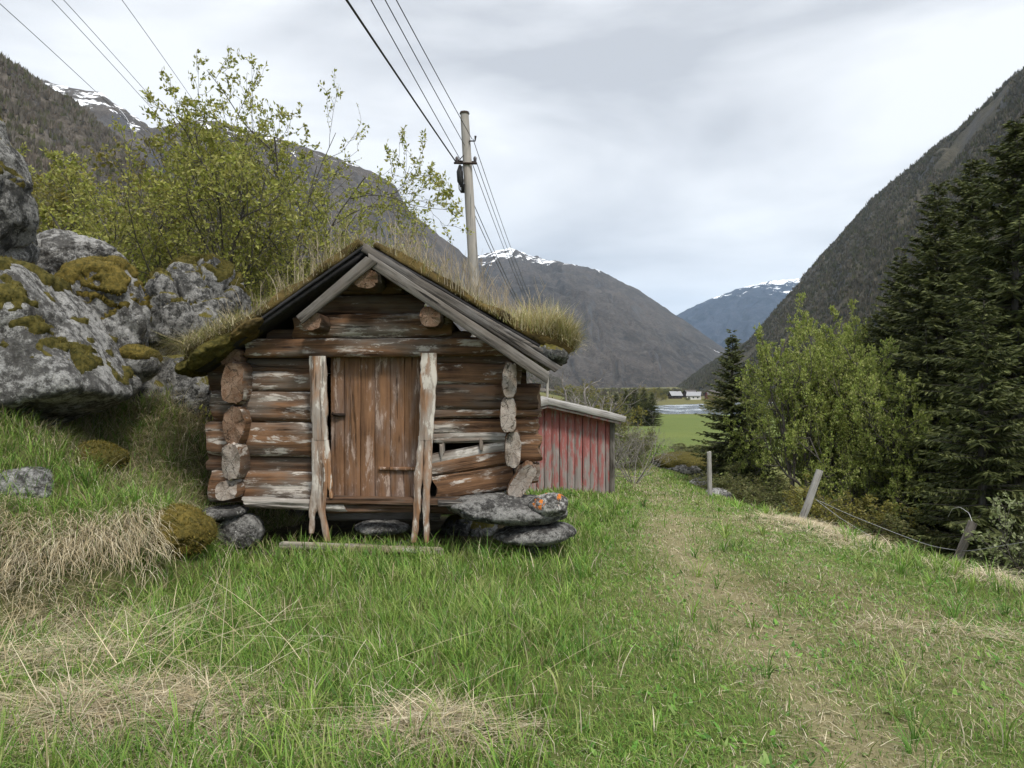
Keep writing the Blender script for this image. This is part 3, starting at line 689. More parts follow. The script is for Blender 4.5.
# barge boards
def barge(a, b, w, t, Y, mat, seed, name='barge_board', taper=0.):
    A, B = hp(*a, Y), hp(*b, Y); L = np.linalg.norm(B - A); ang = -math.atan2(B[2] - A[2], B[0] - A[0])
    return MB().add(*board_geo(L, w, t, seed, .012, n=40, taper=taper, rag=.05)).build(name, mat, hut, tuple((A + B) / 2), (0, ang, 0))
barge((369, 260), (549, 378), .105, .035, 7.50, M['grey'], 61)
barge((364, 248), (558, 369), .085, .04, 7.56, M['grey_dark'], 62)
barge((371, 261), (301, 319), .105, .035, 7.48, M['grey'], 63, taper=-.25)

# a lump of old timber and stone at the right eave, moss rolls at the left eave
def rock_geo(radii, planes=(), seed=1, sub=5, n_rand=14, rough=.10, fine=.03, sharp=26., craggy=0.):
    bm = bmesh.new(); bmesh.ops.create_icosphere(bm, subdivisions=sub, radius=1.0)
    D = np.array([v.co[:] for v in bm.verts]); Fc = np.array([[v.index for v in f.verts] for f in bm.faces]); bm.free()
    rg = np.random.default_rng(seed); rad = np.array(radii, float)
    nn = rg.normal(size=(n_rand, 3)); nn /= np.linalg.norm(nn, axis=1)[:, None]; dd = .80 + .22 * rg.random(n_rand)
    g = np.maximum(D @ nn.T / dd, 1e-3)                       # in units of the radii
    s = (g ** sharp).sum(1)
    r = (s + 1.0) ** (-1 / sharp)
    V = D * r[:, None] * rad
    if len(planes):
        pn = np.array([p[:3] for p in planes], float); pn /= np.linalg.norm(pn, axis=1)[:, None]; pd = np.array([p[3] for p in planes])
        Dn = V / np.linalg.norm(V, axis=1)[:, None]; rr = np.linalg.norm(V, axis=1)
        lim = np.maximum(Dn @ pn.T / pd, 1e-3); lr = ((lim ** 18).sum(1)) ** (-1 / 18)
        V = Dn * np.minimum(rr, lr)[:, None]
    if craggy:
        S_ = rg.normal(size=(46, 3)) * rad * .85; dmat = np.linalg.norm(V[:, None] * 1.0 + .10 * float(np.mean(rad)) * np.stack([vn(V * 3 / float(np.mean(rad)), 5), vn(V * 3 / float(np.mean(rad)), 6), vn(V * 3 / float(np.mean(rad)), 7)], 1)[:, None] - S_[None], axis=2)
        o_ = np.argsort(dmat, axis=1)[:, :2]; d1 = np.take_along_axis(dmat, o_, 1); cell = rg.random(46)[o_[:, 0]]
        Dn = V / np.linalg.norm(V, axis=1)[:, None]; m_ = float(np.mean(rad))
        V = V + Dn * (craggy * m_ * ((cell - .5) * .22 - .16 * np.exp(-((d1[:, 1] - d1[:, 0]) / (.045 * m_)) ** 2)))[:, None]
    m = float(np.mean(rad)); p = V / m
    nrm = V / (np.linalg.norm(V, axis=1)[:, None])
    V = V + nrm * (m * (rough * fbm(p * 1.3, 4, seed) - rough * .7 * np.abs(fbm(p * 2.6, 4, seed + 5)) + fine * fbm(p * 8, 3, seed + 9)))[:, None]
    return V, Fc
def vnormals(V, Fc):
    n = np.zeros_like(V); fn = np.cross(V[Fc[:, 1]] - V[Fc[:, 0]], V[Fc[:, 2]] - V[Fc[:, 0]])
    for k in range(3): np.add.at(n, Fc[:, k], fn)
    return n / (np.linalg.norm(n, axis=1)[:, None] + 1e-12)
def moss_shell(V, Fc, seed, thr=.1, h=.05, nz=.6, bias=None, mat='moss'):
    N_ = vnormals(V, Fc); k = (N_[:, 2] - nz) * 1.4 + fbm(V * 2.6, 4, seed) * 1.1 - thr
    if bias is not None: k = k + bias(V)
    off = np.clip(k * .25, -.02, h) + (k > 0) * .012 * fbm(V * 22, 3, seed + 3)
    keep = (off[Fc] > -.012).any(1)
    W_ = V + N_ * off[:, None]
    used, inv = np.unique(Fc[keep], return_inverse=True)
    return (W_[used], inv.reshape(-1, 3)) if len(used) else None

V, Fc = rock_geo((.17, .26, .11), seed=75, sub=5, n_rand=9, rough=.2, craggy=.5); MB().add(V, Fc).build('turf_stone', M['rock_dark'], hut, tuple(hp(548, 355, 7.74)), (0, R(20), R(30)))
for k, (px, py, Y, r) in enumerate([(214, 352, 7.65, (.30, .30, .10)), (198, 366, 7.9, (.18, .4, .10)), (250, 331, 7.7, (.24, .3, .07))]):
    V, Fc = rock_geo(r, seed=80 + k, sub=5, rough=.22, fine=.10); MB().add(V, Fc).build('moss_roll', M['moss'] if k < 2 else M['sod'], hut, tuple(hp(px, py, Y)), (0, R(-36), 0))

# ------------------------------------------------------------------ blades (grass of every kind)
def blade_geo(P, L, w, az, th0, th1, col, nseg=3, tipc=None):
    n = len(P); b = lambda v: np.broadcast_to(np.asarray(v, float), (n,))
    L, w, az, th0, th1 = map(b, (L, w, az, th0, th1))
    lean = np.stack([np.cos(az), np.sin(az), np.zeros(n)], 1)
    fac = az + 1.3 + 1.2 * (rng.random(n) - .5); wd_ = np.stack([np.cos(fac), np.sin(fac), np.zeros(n)], 1)
    pos = [np.asarray(P, float)]
    for k in range(nseg):
        th = th0 + th1 * (k / max(1, nseg - 1)); st = L / nseg
        pos.append(pos[-1] + (np.sin(th) * st)[:, None] * lean + np.array([0, 0, 1.]) * (np.cos(th) * st)[:, None])
    per = 2 * nseg + 1; V = np.zeros((n, per, 3))
    for k in range(nseg):
        ww = (w * (1 - .75 * (k / nseg) ** 1.6) / 2)[:, None]; V[:, 2 * k] = pos[k] - wd_ * ww; V[:, 2 * k + 1] = pos[k] + wd_ * ww
    V[:, -1] = pos[-1]
    base = (np.arange(n) * per)[:, None]
    qs = [base + np.array([2 * k, 2 * k + 1, 2 * k + 3, 2 * k + 2]) for k in range(nseg - 1)]
    ts = base + np.array([2 * nseg - 2, 2 * nseg - 1, 2 * nseg])
    C = np.repeat(np.asarray(col)[:, None], per, 1).copy()
    if tipc is not None: C[:, -1] = C[:, -1] * .5 + np.asarray(tipc) * .5
    return V.reshape(-1, 3), [np.concatenate(qs), ts] if qs else [ts], C.reshape(-1, 3)
GREENS = np.array([(.112, .222, .031), (.150, .260, .040), (.200, .290, .056), (.083, .175, .028), (.215, .255, .075)])
STRAWS = np.array([(.46, .39, .25), (.38, .31, .185), (.54, .48, .34), (.30, .24, .145), (.43, .38, .27)])
def pick(A, n, var=.22): return A[rng.integers(0, len(A), n)] * (1 + var * (2 * rng.random((n, 1)) - 1))

# roof vegetation
def roof_blades(top, n, umin, umax, dens, L, cols, th=(.1, .5), th1=.6, parent=None, name='roof_grass', w=.005, vpow=1.6, mat='straw'):
    nu, nv = top.shape[:2]; u = rng.random(n * 3) * (umax - umin) + umin; v = rng.random(n * 3) ** vpow
    i = np.clip((u * (nu - 1)).astype(int), 0, nu - 1); j = np.clip((v * (nv - 1)).astype(int), 0, nv - 1)
    P = top[i, j] + rng.normal(0, .012, (n * 3, 3)); k = rng.random(n * 3) < dens(u, P); P = P[k][:n]; u = u[k][:n]; m = len(P)
    Ls = L(u, P) * (.35 + 1.05 * rng.random(m) ** 1.6) * (1 + .45 * n2(P[:, 0], P[:, 1], 6., 15)); az = rng.random(m) * 6.283
    g = blade_geo(P - np.array([0, 0, .02]), Ls, w, az, th[0] + (th[1] - th[0]) * rng.random(m), th1 * rng.random(m), pick(cols, m))
    return g
ROOFC = np.array([(.36, .31, .18), (.30, .24, .12), (.42, .38, .25), (.22, .20, .07), (.16, .17, .05)])
def addg(mb, g, mi=0): mb.add(g[0], g[1], mi, g[2])
mb = MB()
addg(mb, roof_blades(topR, 6500, .60, 1., lambda u, P: .2 + .8 * sm(u, .64, .80), lambda u, P: .10 + .23 * sm(u, .64, .84), ROOFC * 1.35, (.0, .9), .8))
n_ = 2600; i_ = rng.integers(60, 70, n_); j_ = (rng.random(n_) * 14).astype(int); addg(mb, blade_geo(topR[i_, j_] + rng.normal(0, .02, (n_, 3)), .08 + .22 * rng.random(n_), .005, rng.normal(-.3, 1.3, n_), .3 + 1.2 * rng.random(n_), .9 * rng.random(n_), pick(ROOFC * 1.1, n_, .4)))
addg(mb, roof_blades(topR, 2600, .0, .7, lambda u, P: .5 + .5 * n2(P[:, 0], P[:, 1], 3, 9), lambda u, P: .09 + .10 * rng.random(len(u)), ROOFC * .85, (.0, .7), .8))
o = mb.build('roof_grass', M['straw'], sodR, smooth=False); tag(o, kind='stuff')
mb = MB()
addg(mb, roof_blades(topL, 5200, .0, 1., lambda u, P: .5 + .5 * n2(P[:, 0], P[:, 1], 3, 19), lambda u, P: .10 + .12 * rng.random(len(u)), ROOFC * .9, (.0, 1.0), 1.0))
# grass hanging from the left eave
n_ = 2600; i_ = rng.integers(48, 70, n_); j_ = (rng.random(n_) ** 1.5 * 30).astype(int); addg(mb, blade_geo(topL[i_, j_] + rng.normal(0, .03, (n_, 3)) + np.array([0, -.05, .03]), .07 + .15 * rng.random(n_), .005, rng.random(n_) * 6.28, .3 + 1.2 * rng.random(n_), .9 * rng.random(n_), pick(ROOFC, n_, .4)))
n = 420; i = rng.integers(62, 69, n); j = (rng.random(n) ** 2 * 40).astype(int); P = topL[i, j]
addg(mb, blade_geo(P, .35 + .25 * rng.random(n), .005, R(180) + R(70) * (rng.random(n) - .5), 1.0 + .6 * rng.random(n), 1.1 * rng.random(n), pick(ROOFC, n)))
o = mb.build('roof_grass', M['straw'], sodL, smooth=False); tag(o, kind='stuff')
# thin bare stalks standing on the roof
mb = MB()
for top, n in ((topL, 110), (topR, 260)):
    for k in range(n):
        p = top[rng.integers(2, 60), int(rng.random() ** 1.5 * 100)]; h = .14 + .32 * rng.random(); a = rng.random() * 6.28; le = .5 * rng.random()
        pts = [p + np.array([math.cos(a) * le * h * t * t, math.sin(a) * le * h * t * t, h * t]) for t in (0, .35, .7, 1)]
        mb.add(*tube(pts, [.0035, .003, .0025, .001], 4))
        for s in range(rng.integers(2, 5)):
            t = .4 + .5 * rng.random(); q0 = np.array(pts[0]) * (1 - t) + np.array(pts[-1]) * t; b = rng.random() * 6.28
            mb.add(*tube([q0, q0 + np.array([math.cos(b) * .05, math.sin(b) * .05, .09]) * (.6 + rng.random())], [.002, .001], 3))
tag(mb.build('roof_stalk', M['stalk'], hut), kind='stuff')

# ------------------------------------------------------------------ stones and boulders
def stone(name, loc, radii, label, cat, mat='rock', seed=1, rot=(0, 0, 0), planes=(), sub=5, moss=None, group=None, rough=.10, fine=.03, n_rand=14, mossmat='moss', craggy=0.):
    V, Fc = rock_geo(radii, planes, seed, sub, n_rand, rough, fine, craggy=craggy)
    o = MB().add(V, Fc).build(name, M[mat], None, tuple(loc), rot); tag(o, label, cat, group)
    if moss:
        g = moss_shell(V, Fc, seed + 50, **moss)
        if g:
            mo = MB().add(*g).build('moss', M[mossmat], o); tag(mo, kind='stuff')
            nV = g[0]; k = rng.integers(0, len(nV), min(2600, len(nV) * 2)); 
            nn = vnormals(nV, g[1])[k]; L = .012 + .022 * rng.random(len(k))
            az = np.arctan2(nn[:, 1], nn[:, 0]) + rng.normal(0, .7, len(k)); th = np.arccos(np.clip(nn[:, 2], -1, 1)) + rng.normal(0, .4, len(k))
            fz = MB(); addg(fz, blade_geo(nV[k], L, .006, az, th, 0.2, pick(np.array([(.20, .155, .03), (.12, .115, .025), (.16, .12, .025)]), len(k)), 2))
            tag(fz.build('moss_fuzz', M['straw'], mo, smooth=False), kind='stuff')
    return o
BIG = [(.81, .0, .59, .80), (.27, -.12, -.96, .72), (0, -.1, 1, .80), (.25, -.9, .30, .66), (-.1, -.95, -.1, .70), (-1, 0, 0, 1.5), (0, 1, 0, 1.0), (.45, -.75, .5, .80)]
stone('boulder', W(-24, 352, 7.3), (1.72, 1.1, 1.02), 'largest pale grey lichened boulder jutting out over the grass bank left of the storehouse', 'boulder', seed=3, planes=BIG, sub=6, moss=dict(thr=.32, h=.05, nz=.55), rough=.07, fine=.024, craggy=.16)
stone('boulder', W(-60, 205, 8.3), (.92, 1.0, 1.30), 'tall steep rock face rising at the left edge above the largest boulder', 'boulder', 'rock_dark', seed=12, sub=6, craggy=.5, rough=.16, fine=.04, moss=dict(thr=.25, h=.05, nz=.45))
stone('boulder', np.array(W(102, 318, 8.6)) - np.array([0, 0, .15]), (.60, .6, .80), 'boulder capped with thick yellow moss behind the largest boulder', 'boulder', seed=21, sub=6, craggy=.4, rough=.16, moss=dict(thr=-.05, h=.06, nz=.45), mossmat='moss_gold')
stone('boulder', np.array(W(198, 305, 10.2)) - np.array([0, 0, .35]), (.72, .7, 1.05), 'dark grey craggy boulder below the willow, left of the turf roof', 'boulder', 'rock_dark', seed=33, sub=6, rough=.18, fine=.05, craggy=.6, moss=dict(thr=.35, h=.04, nz=.5))
stone('boulder', np.array(W(150, 330, 10.6)) - np.array([0, 0, .6]), (.55, .6, .9), 'pale boulder wedged between the moss capped boulder and the dark craggy one', 'boulder', seed=35, sub=6, rough=.14, craggy=.5, moss=dict(thr=.35, h=.04, nz=.5))
stone('boulder', W(60, 268, 10.0), (.9, .6, .45), 'low pale rock under the yellow shrub at the left', 'boulder', seed=39, craggy=.7)
stone('boulder', np.array(W(176, 372, 9.4)) - np.array([0, 0, .3]), (.55, .5, .55), 'shadowed boulder in the gap beside the left eave', 'boulder', 'rock_dark', seed=44, craggy=.8)
stone('stone', W(134, 366, 8.4), (.27, .25, .20), 'small stone with a rounded moss cap beneath the boulders', 'stone', seed=51, moss=dict(thr=-.2, h=.05, nz=.35), sub=4, mossmat='moss_gold')
stone('stone', W(118, 384, 8.2), (.24, .22, .16), 'small bare stone lying under the moss capped boulder', 'stone', 'rock_dark', seed=54, sub=4)
stone('stone', W(20, 492, 6.3), (.38, .34, .22), 'pinkish lichened stone half buried in dry grass at the left edge', 'stone', seed=57, sub=5)
stone('moss_hummock', W(178, 534, 6.35), (.26, .30, .20), 'rounded golden moss hummock at the end of the dry grass bank', 'hummock', 'moss_gold', seed=61, rough=.14, fine=.06, moss=dict(thr=-.8, h=.03, nz=.0), mossmat='moss_gold')
stone('moss_hummock', W(98, 462, 7.2), (.16, .42, .17), 'golden brown moss cushion under the overhang of the largest boulder', 'hummock', 'moss_gold', seed=64, rough=.16, fine=.07, moss=dict(thr=-.8, h=.03, nz=.0))
# what the storehouse stands on
def slab(px, py, Y, radii, label, mat='slab', seed=1, rot=(0, 0, 0), cat='stone slab', name='stone_slab', moss=None):
    return stone(name, W(px, py, Y), radii, label, cat, mat, seed, rot, sub=5, rough=.10, fine=.04, n_rand=9, moss=moss, craggy=.28)
slab(508, 509, 7.75, (.64, .5, .15), 'long dark upper slab under the right corner of the storehouse', 'slab', 101, (0, R(3), R(4)))
slab(549, 505, 7.5, (.20, .22, .13), 'white and orange lichened stone at the tip of the upper slab', 'slab_orange', 103)
slab(534, 533, 7.7, (.41, .42, .115), 'flat pale grey slab below the dark one under the right corner', 'slab', 105, (0, R(-4), 0))
slab(534, 560, 7.8, (.26, .28, .26), 'dark footing stone under the two slabs at the right corner', 'rock_dark', 107, name='footing_stone', cat='footing stone')
slab(222, 513, 7.85, (.27, .30, .075), 'flat grey slab under the left corner logs', 'slab', 109, (0, R(-6), 0))
slab(240, 532, 7.85, (.24, .28, .20), 'rounded grey footing stone below the left slab', 'slab', 111, name='footing_stone', cat='footing stone')
slab(382, 527, 8.15, (.30, .28, .08), 'flat pale stone lying in the dark gap below the door', 'slab', 113)
slab(388, 543, 8.25, (.24, .24, .13), 'dark stone under the pale flat one below the door', 'rock_dark', 115, name='footing_stone', cat='footing stone')
slab(470, 532, 9.4, (.35, .4, .28), 'rough grey stone in the shade beneath the floor', 'rock_dark', 117, name='footing_stone', cat='footing stone')
slab(300, 505, 11.0, (.35, .35, .30), 'footing stone under the back left corner of the storehouse', 'rock_dark', 119, name='footing_stone', cat='footing stone')
slab(505, 500, 11.0, (.35, .35, .30), 'footing stone under the back right corner of the storehouse', 'rock_dark', 121, name='footing_stone', cat='footing stone')
# planks lying in front of the threshold
def plank(a, b, Y, w, t, label, mat, seed, name='plank', roll=R(90)):
    A, B = np.array(W(*a, Y)), np.array(W(*b, Y)); L = np.linalg.norm(B - A); ang = -math.atan2(B[2] - A[2], B[0] - A[0])
    o = MB().add(*board_geo(L, w, t, seed, .01, rag=.05)).build(name, M[mat], None, tuple((A + B) / 2), (roll, ang, 0)); return tag(o, label, 'plank')
plank((286, 545), (440, 551), 7.62, .24, .075, 'thick lichened plank lying in the grass below the door', 'plank_old', 131, roll=R(80))
plank((250, 553), (330, 556), 7.75, .12, .05, 'short grey plank half hidden in grass left of the door', 'grey', 133)
plank((440, 503), (520, 505), 7.6, .16, .05, 'grey splintered plank reaching from the sill to the slab', 'grey', 135)

# ------------------------------------------------------------------ red shed
SY = 17.0
sx, sz = W(548, 397, SY).x, float(H(np.array(1.0), np.array(SY)))
sh = empty('red_shed', (sx, SY, sz)); tag(sh, 'small plank shed with peeling red paint behind the log storehouse', 'shed')
HWd = W(613, 400, SY).x - sx; EV = W(613, 416, SY).z - sz; PK = W(548, 401, SY).z - sz
b = MB(); nb = 17; bw = 2 * HWd / nb
for i in range(nb):
    cx = -HWd + (i + .5) * bw; h = PK - (PK - EV) * abs(cx) / HWd - .03; gx = (i * 37 % 5 - 2) * .004
    V, Fc = board_geo(h + .25, bw - .012, .025, 200 + i, .005)
    b.add(xform(V, Matrix.Translation((cx, gx, (h - .25) / 2)) @ Matrix.Rotation(R(90), 4, 'Y')), Fc)
b.build('front_wall', M['red'], sh)
for s in (-1, 1):
    b = MB()
    for i in range(18):
        V, Fc = board_geo(EV + .25, .155, .025, 240 + i + 30 * s, .005)
        b.add(xform(V, Matrix.Translation((s * (HWd - .02), .10 + i * .167, (EV - .25) / 2)) @ Matrix.Rotation(R(90), 4, 'Z') @ Matrix.Rotation(R(90), 4, 'Y')), Fc)
    b.build('side_wall', M['red'], sh)
b = MB()
for i in range(nb):
    cx = -HWd + (i + .5) * bw; h = PK - (PK - EV) * abs(cx) / HWd - .03
    V, Fc = board_geo(h + .25, bw - .012, .025, 300 + i, .005); b.add(xform(V, Matrix.Translation((cx, 3.1, (h - .25) / 2)) @ Matrix.Rotation(R(90), 4, 'Y')), Fc)
b.build('back_wall', M['red'], sh)
V, Fc = board_geo(EV + .2, .11, .03, 331, .004); MB().add(V, Fc).build('corner_board', M['grey'], sh, (HWd - .02, -.03, (EV - .2) / 2), (0, R(90), 0))
pit = math.atan2(PK - EV, HWd)
for s in (-1, 1):
    Lr = HWd / math.cos(pit) + .24
    b = MB()
    for i in range(20):
        V, Fc = board_geo(Lr, .175, .03, 350 + i, .004); b.add(xform(V, Matrix.Translation((0, -.22 + i * .18, .012 * (i % 2))) @ Matrix.Rotation(R(90), 4, 'X')), Fc)
    rf = b.build('roof', M['grey_pale'], sh, (s * Lr / 2 * math.cos(pit), 0, PK + .03 - Lr / 2 * math.sin(pit)), (0, s * pit, 0))
    V, Fc = board_geo(Lr, .13, .03, 380 + s, .004); MB().add(V, Fc).build('barge_board', M['grey_pale'], sh, (s * Lr / 2 * math.cos(pit), -.32, PK - .01 - Lr / 2 * math.sin(pit)), (0, s * pit, 0))
    V, Fc = board_geo(Lr - .1, .05, .03, 390 + s, .003); MB().add(V, Fc).build('roof_trim', M['red'], sh, (s * (Lr - .1) / 2 * math.cos(pit), -.285, PK - .115 - (Lr - .1) / 2 * math.sin(pit)), (0, s * pit, 0))
V, Fc = board_geo(.22, .09, .08, 395, .003); MB().add(V, Fc).build('rafter_end', M['red'], sh, (HWd + .03, -.2, EV - .06))

# ------------------------------------------------------------------ utility poles and cables
PYd = 19.0
def upole(base, top, r0, r1, label):
    b = Vector(base); t = Vector(top); o = empty('utility_pole', b); tag(o, label, 'utility pole')
    d = t - b; n = 24; pts = [tuple(d * (i / (n - 1))) for i in range(n)]
    MB().add(*tube(pts, np.linspace(r0, r1, n), 14)).build('pole', M['pole'], o)
    return o, d
pb = W(476.5, 320, PYd); pt = W(464.5, 114, PYd); gz = float(H(np.array(pb.x), np.array(PYd))) - .3
k = (gz - pt.z) / (pb.z - pt.z); base = pt + (pb - pt) * k
pole, pd = upole(base, pt, .165, .105, 'grey wooden utility pole with wires behind the turf roof')
P0 = np.array(base)
def on(px, py, Y=PYd): return np.array(W(px, py, Y)) - P0
V, Fc = tube([(0, 0, 0), (0, 0, .05)], [.125, .11], 12); MB().add(V, Fc).build('pole_cap', M['iron'], pole, tuple(np.array(pt) - P0))
br = MB(); br.add(*tube([on(454, 163, 18.9), on(477, 163.5, 18.85)], .028, 6)); br.add(*tube([on(456, 163, 18.9), on(464, 155, 18.93)], .012, 5)); br.add(*tube([on(455, 161, 19.14), on(476, 162, 19.14)], .022, 6))
br.build('crossarm', M['iron'], pole)
for px in (457, 475):
    V, Fc = tube([on(px, 163, 18.9), on(px, 158, 18.9), on(px, 156.5, 18.9)], [.035, .045, .02], 10); MB().add(V, Fc).build('insulator', M['ceramic'], pole)
V, Fc = tube([on(469, 141, 18.9), on(475, 141, 18.9), on(475.5, 136, 18.9)], [.02, .02, .03], 8); MB().add(V, Fc).build('insulator', M['ceramic'], pole)
cl = MB(); cl.add(*tube([on(460, 165, 18.86), on(459.5, 172, 18.84), on(460.5, 181, 18.84), on(462.5, 188, 18.86)], [.03, .075, .085, .03], 10))
for k in range(5):
    a = rng.random() * 6; cl.add(*tube([on(459 + k * .9, 166, 18.8), on(458.5 + k * 1.1, 178, 18.78), on(459 + k * 1.2, 189 + k, 18.8), on(461 + k * .8, 193, 18.82), on(463 + k * .5, 184, 18.85)], .010, 5))
cl.build('cable_joint', M['wire'], pole)
gz2 = float(H(np.array(3.6), np.array(78.))); p2 = Vector((3.6, 78, gz2 - .3)); p2t = Vector((3.6, 78, W(0, 330, 78).z))
pole2, _ = upole(p2, p2t, .15, .10, 'distant utility pole down the valley carrying the same wires')
gz3 = float(H(np.array(-23.), np.array(85.))); p3 = Vector((-23.0, 85, gz3 - .3)); p3t = Vector((-23.0, 85, gz3 + 11))
pole3, _ = upole(p3, p3t, .17, .11, 'hillside utility pole behind the willow crown')
V, Fc = tube([(-1.3, 0, 0), (1.3, 0, 0)], .07, 6); MB().add(V, Fc).build('crossarm', M['pole'], pole3, (0, -.15, 10.7))
def cable(a, b, sag, r, label, group, mat='wire'):
    a, b = np.array(a, float), np.array(b, float); n = 40; t = np.linspace(0, 1, n)
    P = a + (b - a) * t[:, None]; P[:, 2] -= 4 * sag * t * (1 - t); c = P.mean(0)
    o = MB().add(*tube(P - c, r, 6)).build('power_cable', M[mat], None, tuple(c)); return tag(o, label, 'cable', group)
def back(px, py0, px1):                     # point on the span toward the camera, where it leaves the top of the picture, carried on past it
    a = np.array(W(px, py0, PYd)); Yt = {352: 9.6, 375: 10.6, 389: 10.9, 400: 11.2}[px1]; q_ = np.array(W(px1, 0, Yt)); d = q_ - a
    return a, a + d * 3.4
g1 = 'cables from the pole toward the camera'
for px, py, px1, r, lb in [(456, 162, 352, .017, 'thick black cable running from the pole to the top edge, leftmost of its bundle'), (464, 166, 375, .0085, 'thin wire next to the thick black cable, above the roof'),
                          (465, 146, 389, .0085, 'thin wire second from the right in the bundle left of the pole'), (472, 139, 400, .0085, 'thin rightmost wire leaving the pole toward the top edge')]:
    a, b = back(px, py, px1)
    L = np.linalg.norm(b - a); cable(a, b, .12, r, lb, g1)
g2 = 'cables from the pole down the valley'
for k, (px, py, dx, dz, lb) in enumerate([(462, 186, -.15, -.9, 'lowest cable running from the pole down toward the valley'), (466, 186, .0, -.8, 'second lowest cable running down the valley from the pole'), (471, 160, .05, -.3, 'cable from the crossarm down the valley, middle of its bundle'),
                                      (476, 161, .2, -.25, 'cable from the right end of the crossarm toward the valley'), (473, 139, .35, -.1, 'topmost cable leaving the pole down the valley')]):
    cable(W(px, py, PYd), p2t + Vector((dx, 0, dz)), 1.0, .011 if k < 2 else .009, lb, g2)
g3 = 'cables of the line above the left hillside'
for (x0, y0, x1, y1, e, lb) in [(0, 21, 130, 105, -1.2, 'lowest and leftmost thin wire crossing the sky at the upper left'), (28, 0, 162, 92, -.3, 'thin wire entering at the top left corner, second of its line'), (40, 0, 164, 84, .3, 'thin wire close beside the second one at the top left corner'), (103, 0, 188, 65, 1.2, 'rightmost thin wire of the line above the willow')]:
    B = np.array(p3t) + np.array([e, -.15, -.2]); q_ = np.array(W((x0 + x1) / 2, (y0 + y1) / 2, 30.)); A0 = np.array(W(x0, y0, 17.))
    d = A0 - q_; A = A0 + d * 1.5
    tt = np.linspace(0, 1, 60)[:, None]; K = 2 * q_ - .5 * (A + B)          # a curve through three real points
    Pc = (1 - tt) ** 2 * A + 2 * tt * (1 - tt) * K + tt ** 2 * B; c = Pc.mean(0)
    tag(MB().add(*tube(Pc - c, .011, 6)).build('power_cable', M['wire'], None, tuple(c)), lb, 'cable', g3)

# ------------------------------------------------------------------ wire fence on the right
FP = [(710, 493, 709, 452, 19.0, .05, 'upright slim grey fence post at the far end of the fence'), (802, 520, 820, 470, 14.0, .058, 'pale grey fence post leaning right beside the birch clump'), (957, 560, 973, 522, 10.2, .05, 'short dark fence post leaning hard over the bank edge')]
tops = []
for x0, y0, x1, y1, Y, r, lb in FP:
    A, B = np.array(W(x0, y0, Y)), np.array(W(x1, y1, Y)); A = A + (A - B) * .35; d = B - A; L = np.linalg.norm(d)
    V, Fc = board_geo(L, r * 2, r * 1.5, int(Y), .008, rag=.02, n=18)
    rot = Vector((1, 0, 0)).rotation_difference(Vector(d / L)).to_euler()
    o = MB().add(V - np.array([-L / 2, 0, 0]), Fc).build('fence_post', M['grey_pale'] if Y > 11 else M['grey'], None, tuple(A), rot); tag(o, lb, 'fence post', 'fence posts along the bank')
def fwire(P, label):
    P = np.array([W(*p) for p in P]); u = np.linspace(0, len(P) - 1, 40); Q = np.stack([np.interp(u, range(len(P)), P[:, k]) for k in range(3)], 1)
    for _ in range(3): Q[1:-1] = (Q[:-2] + Q[1:-1] * 2 + Q[2:]) / 4
    c = Q.mean(0); tag(MB().add(*tube(Q - c, .0042, 5)).build('fence_wire', M['wire_grey'], None, tuple(c)), label, 'wire', 'sagging fence wires')
fwire([(815, 499, 14), (850, 515, 13), (890, 531, 12), (930, 546, 11), (966, 552, 10.1), (1024, 542, 9), (1100, 530, 8)], 'upper slack fence wire running from the pale leaning post along the bank')
fwire([(815, 499, 14), (840, 518, 13.4), (860, 530, 12.8), (890, 548, 12)], 'lower broken fence wire dropping from the pale leaning post into the grass')
fwire([(973, 524, 10.2), (969, 513, 10.3), (960, 507, 10.5), (952, 509, 10.7), (948, 517, 10.8)], 'loose curled wire end above the short leaning post')

# ------------------------------------------------------------------ trees
def leaf_quads(P, size, cols, rg, flat=.3, dirs=None):
    n = len(P); a = rg.normal(size=(n, 3)); a[:, 2] *= .7
    if dirs is not None: a = a * .8 + dirs
    a /= np.linalg.norm(a, axis=1)[:, None] + 1e-9
    b = np.cross(a, rg.normal(size=(n, 3))); b /= np.linalg.norm(b, axis=1)[:, None] + 1e-9
    L = (size * (.6 + .8 * rg.random(n)))[:, None]; w = L * .27
    c = np.cross(a, b) * L * .10
    V = np.stack([P, P + a * L * .45 + b * w + c, P + a * L, P + a * L * .45 - b * w + c], 1)
    return V.reshape(-1, 3), np.arange(n * 4).reshape(-1, 4), np.repeat(cols, 4, 0)

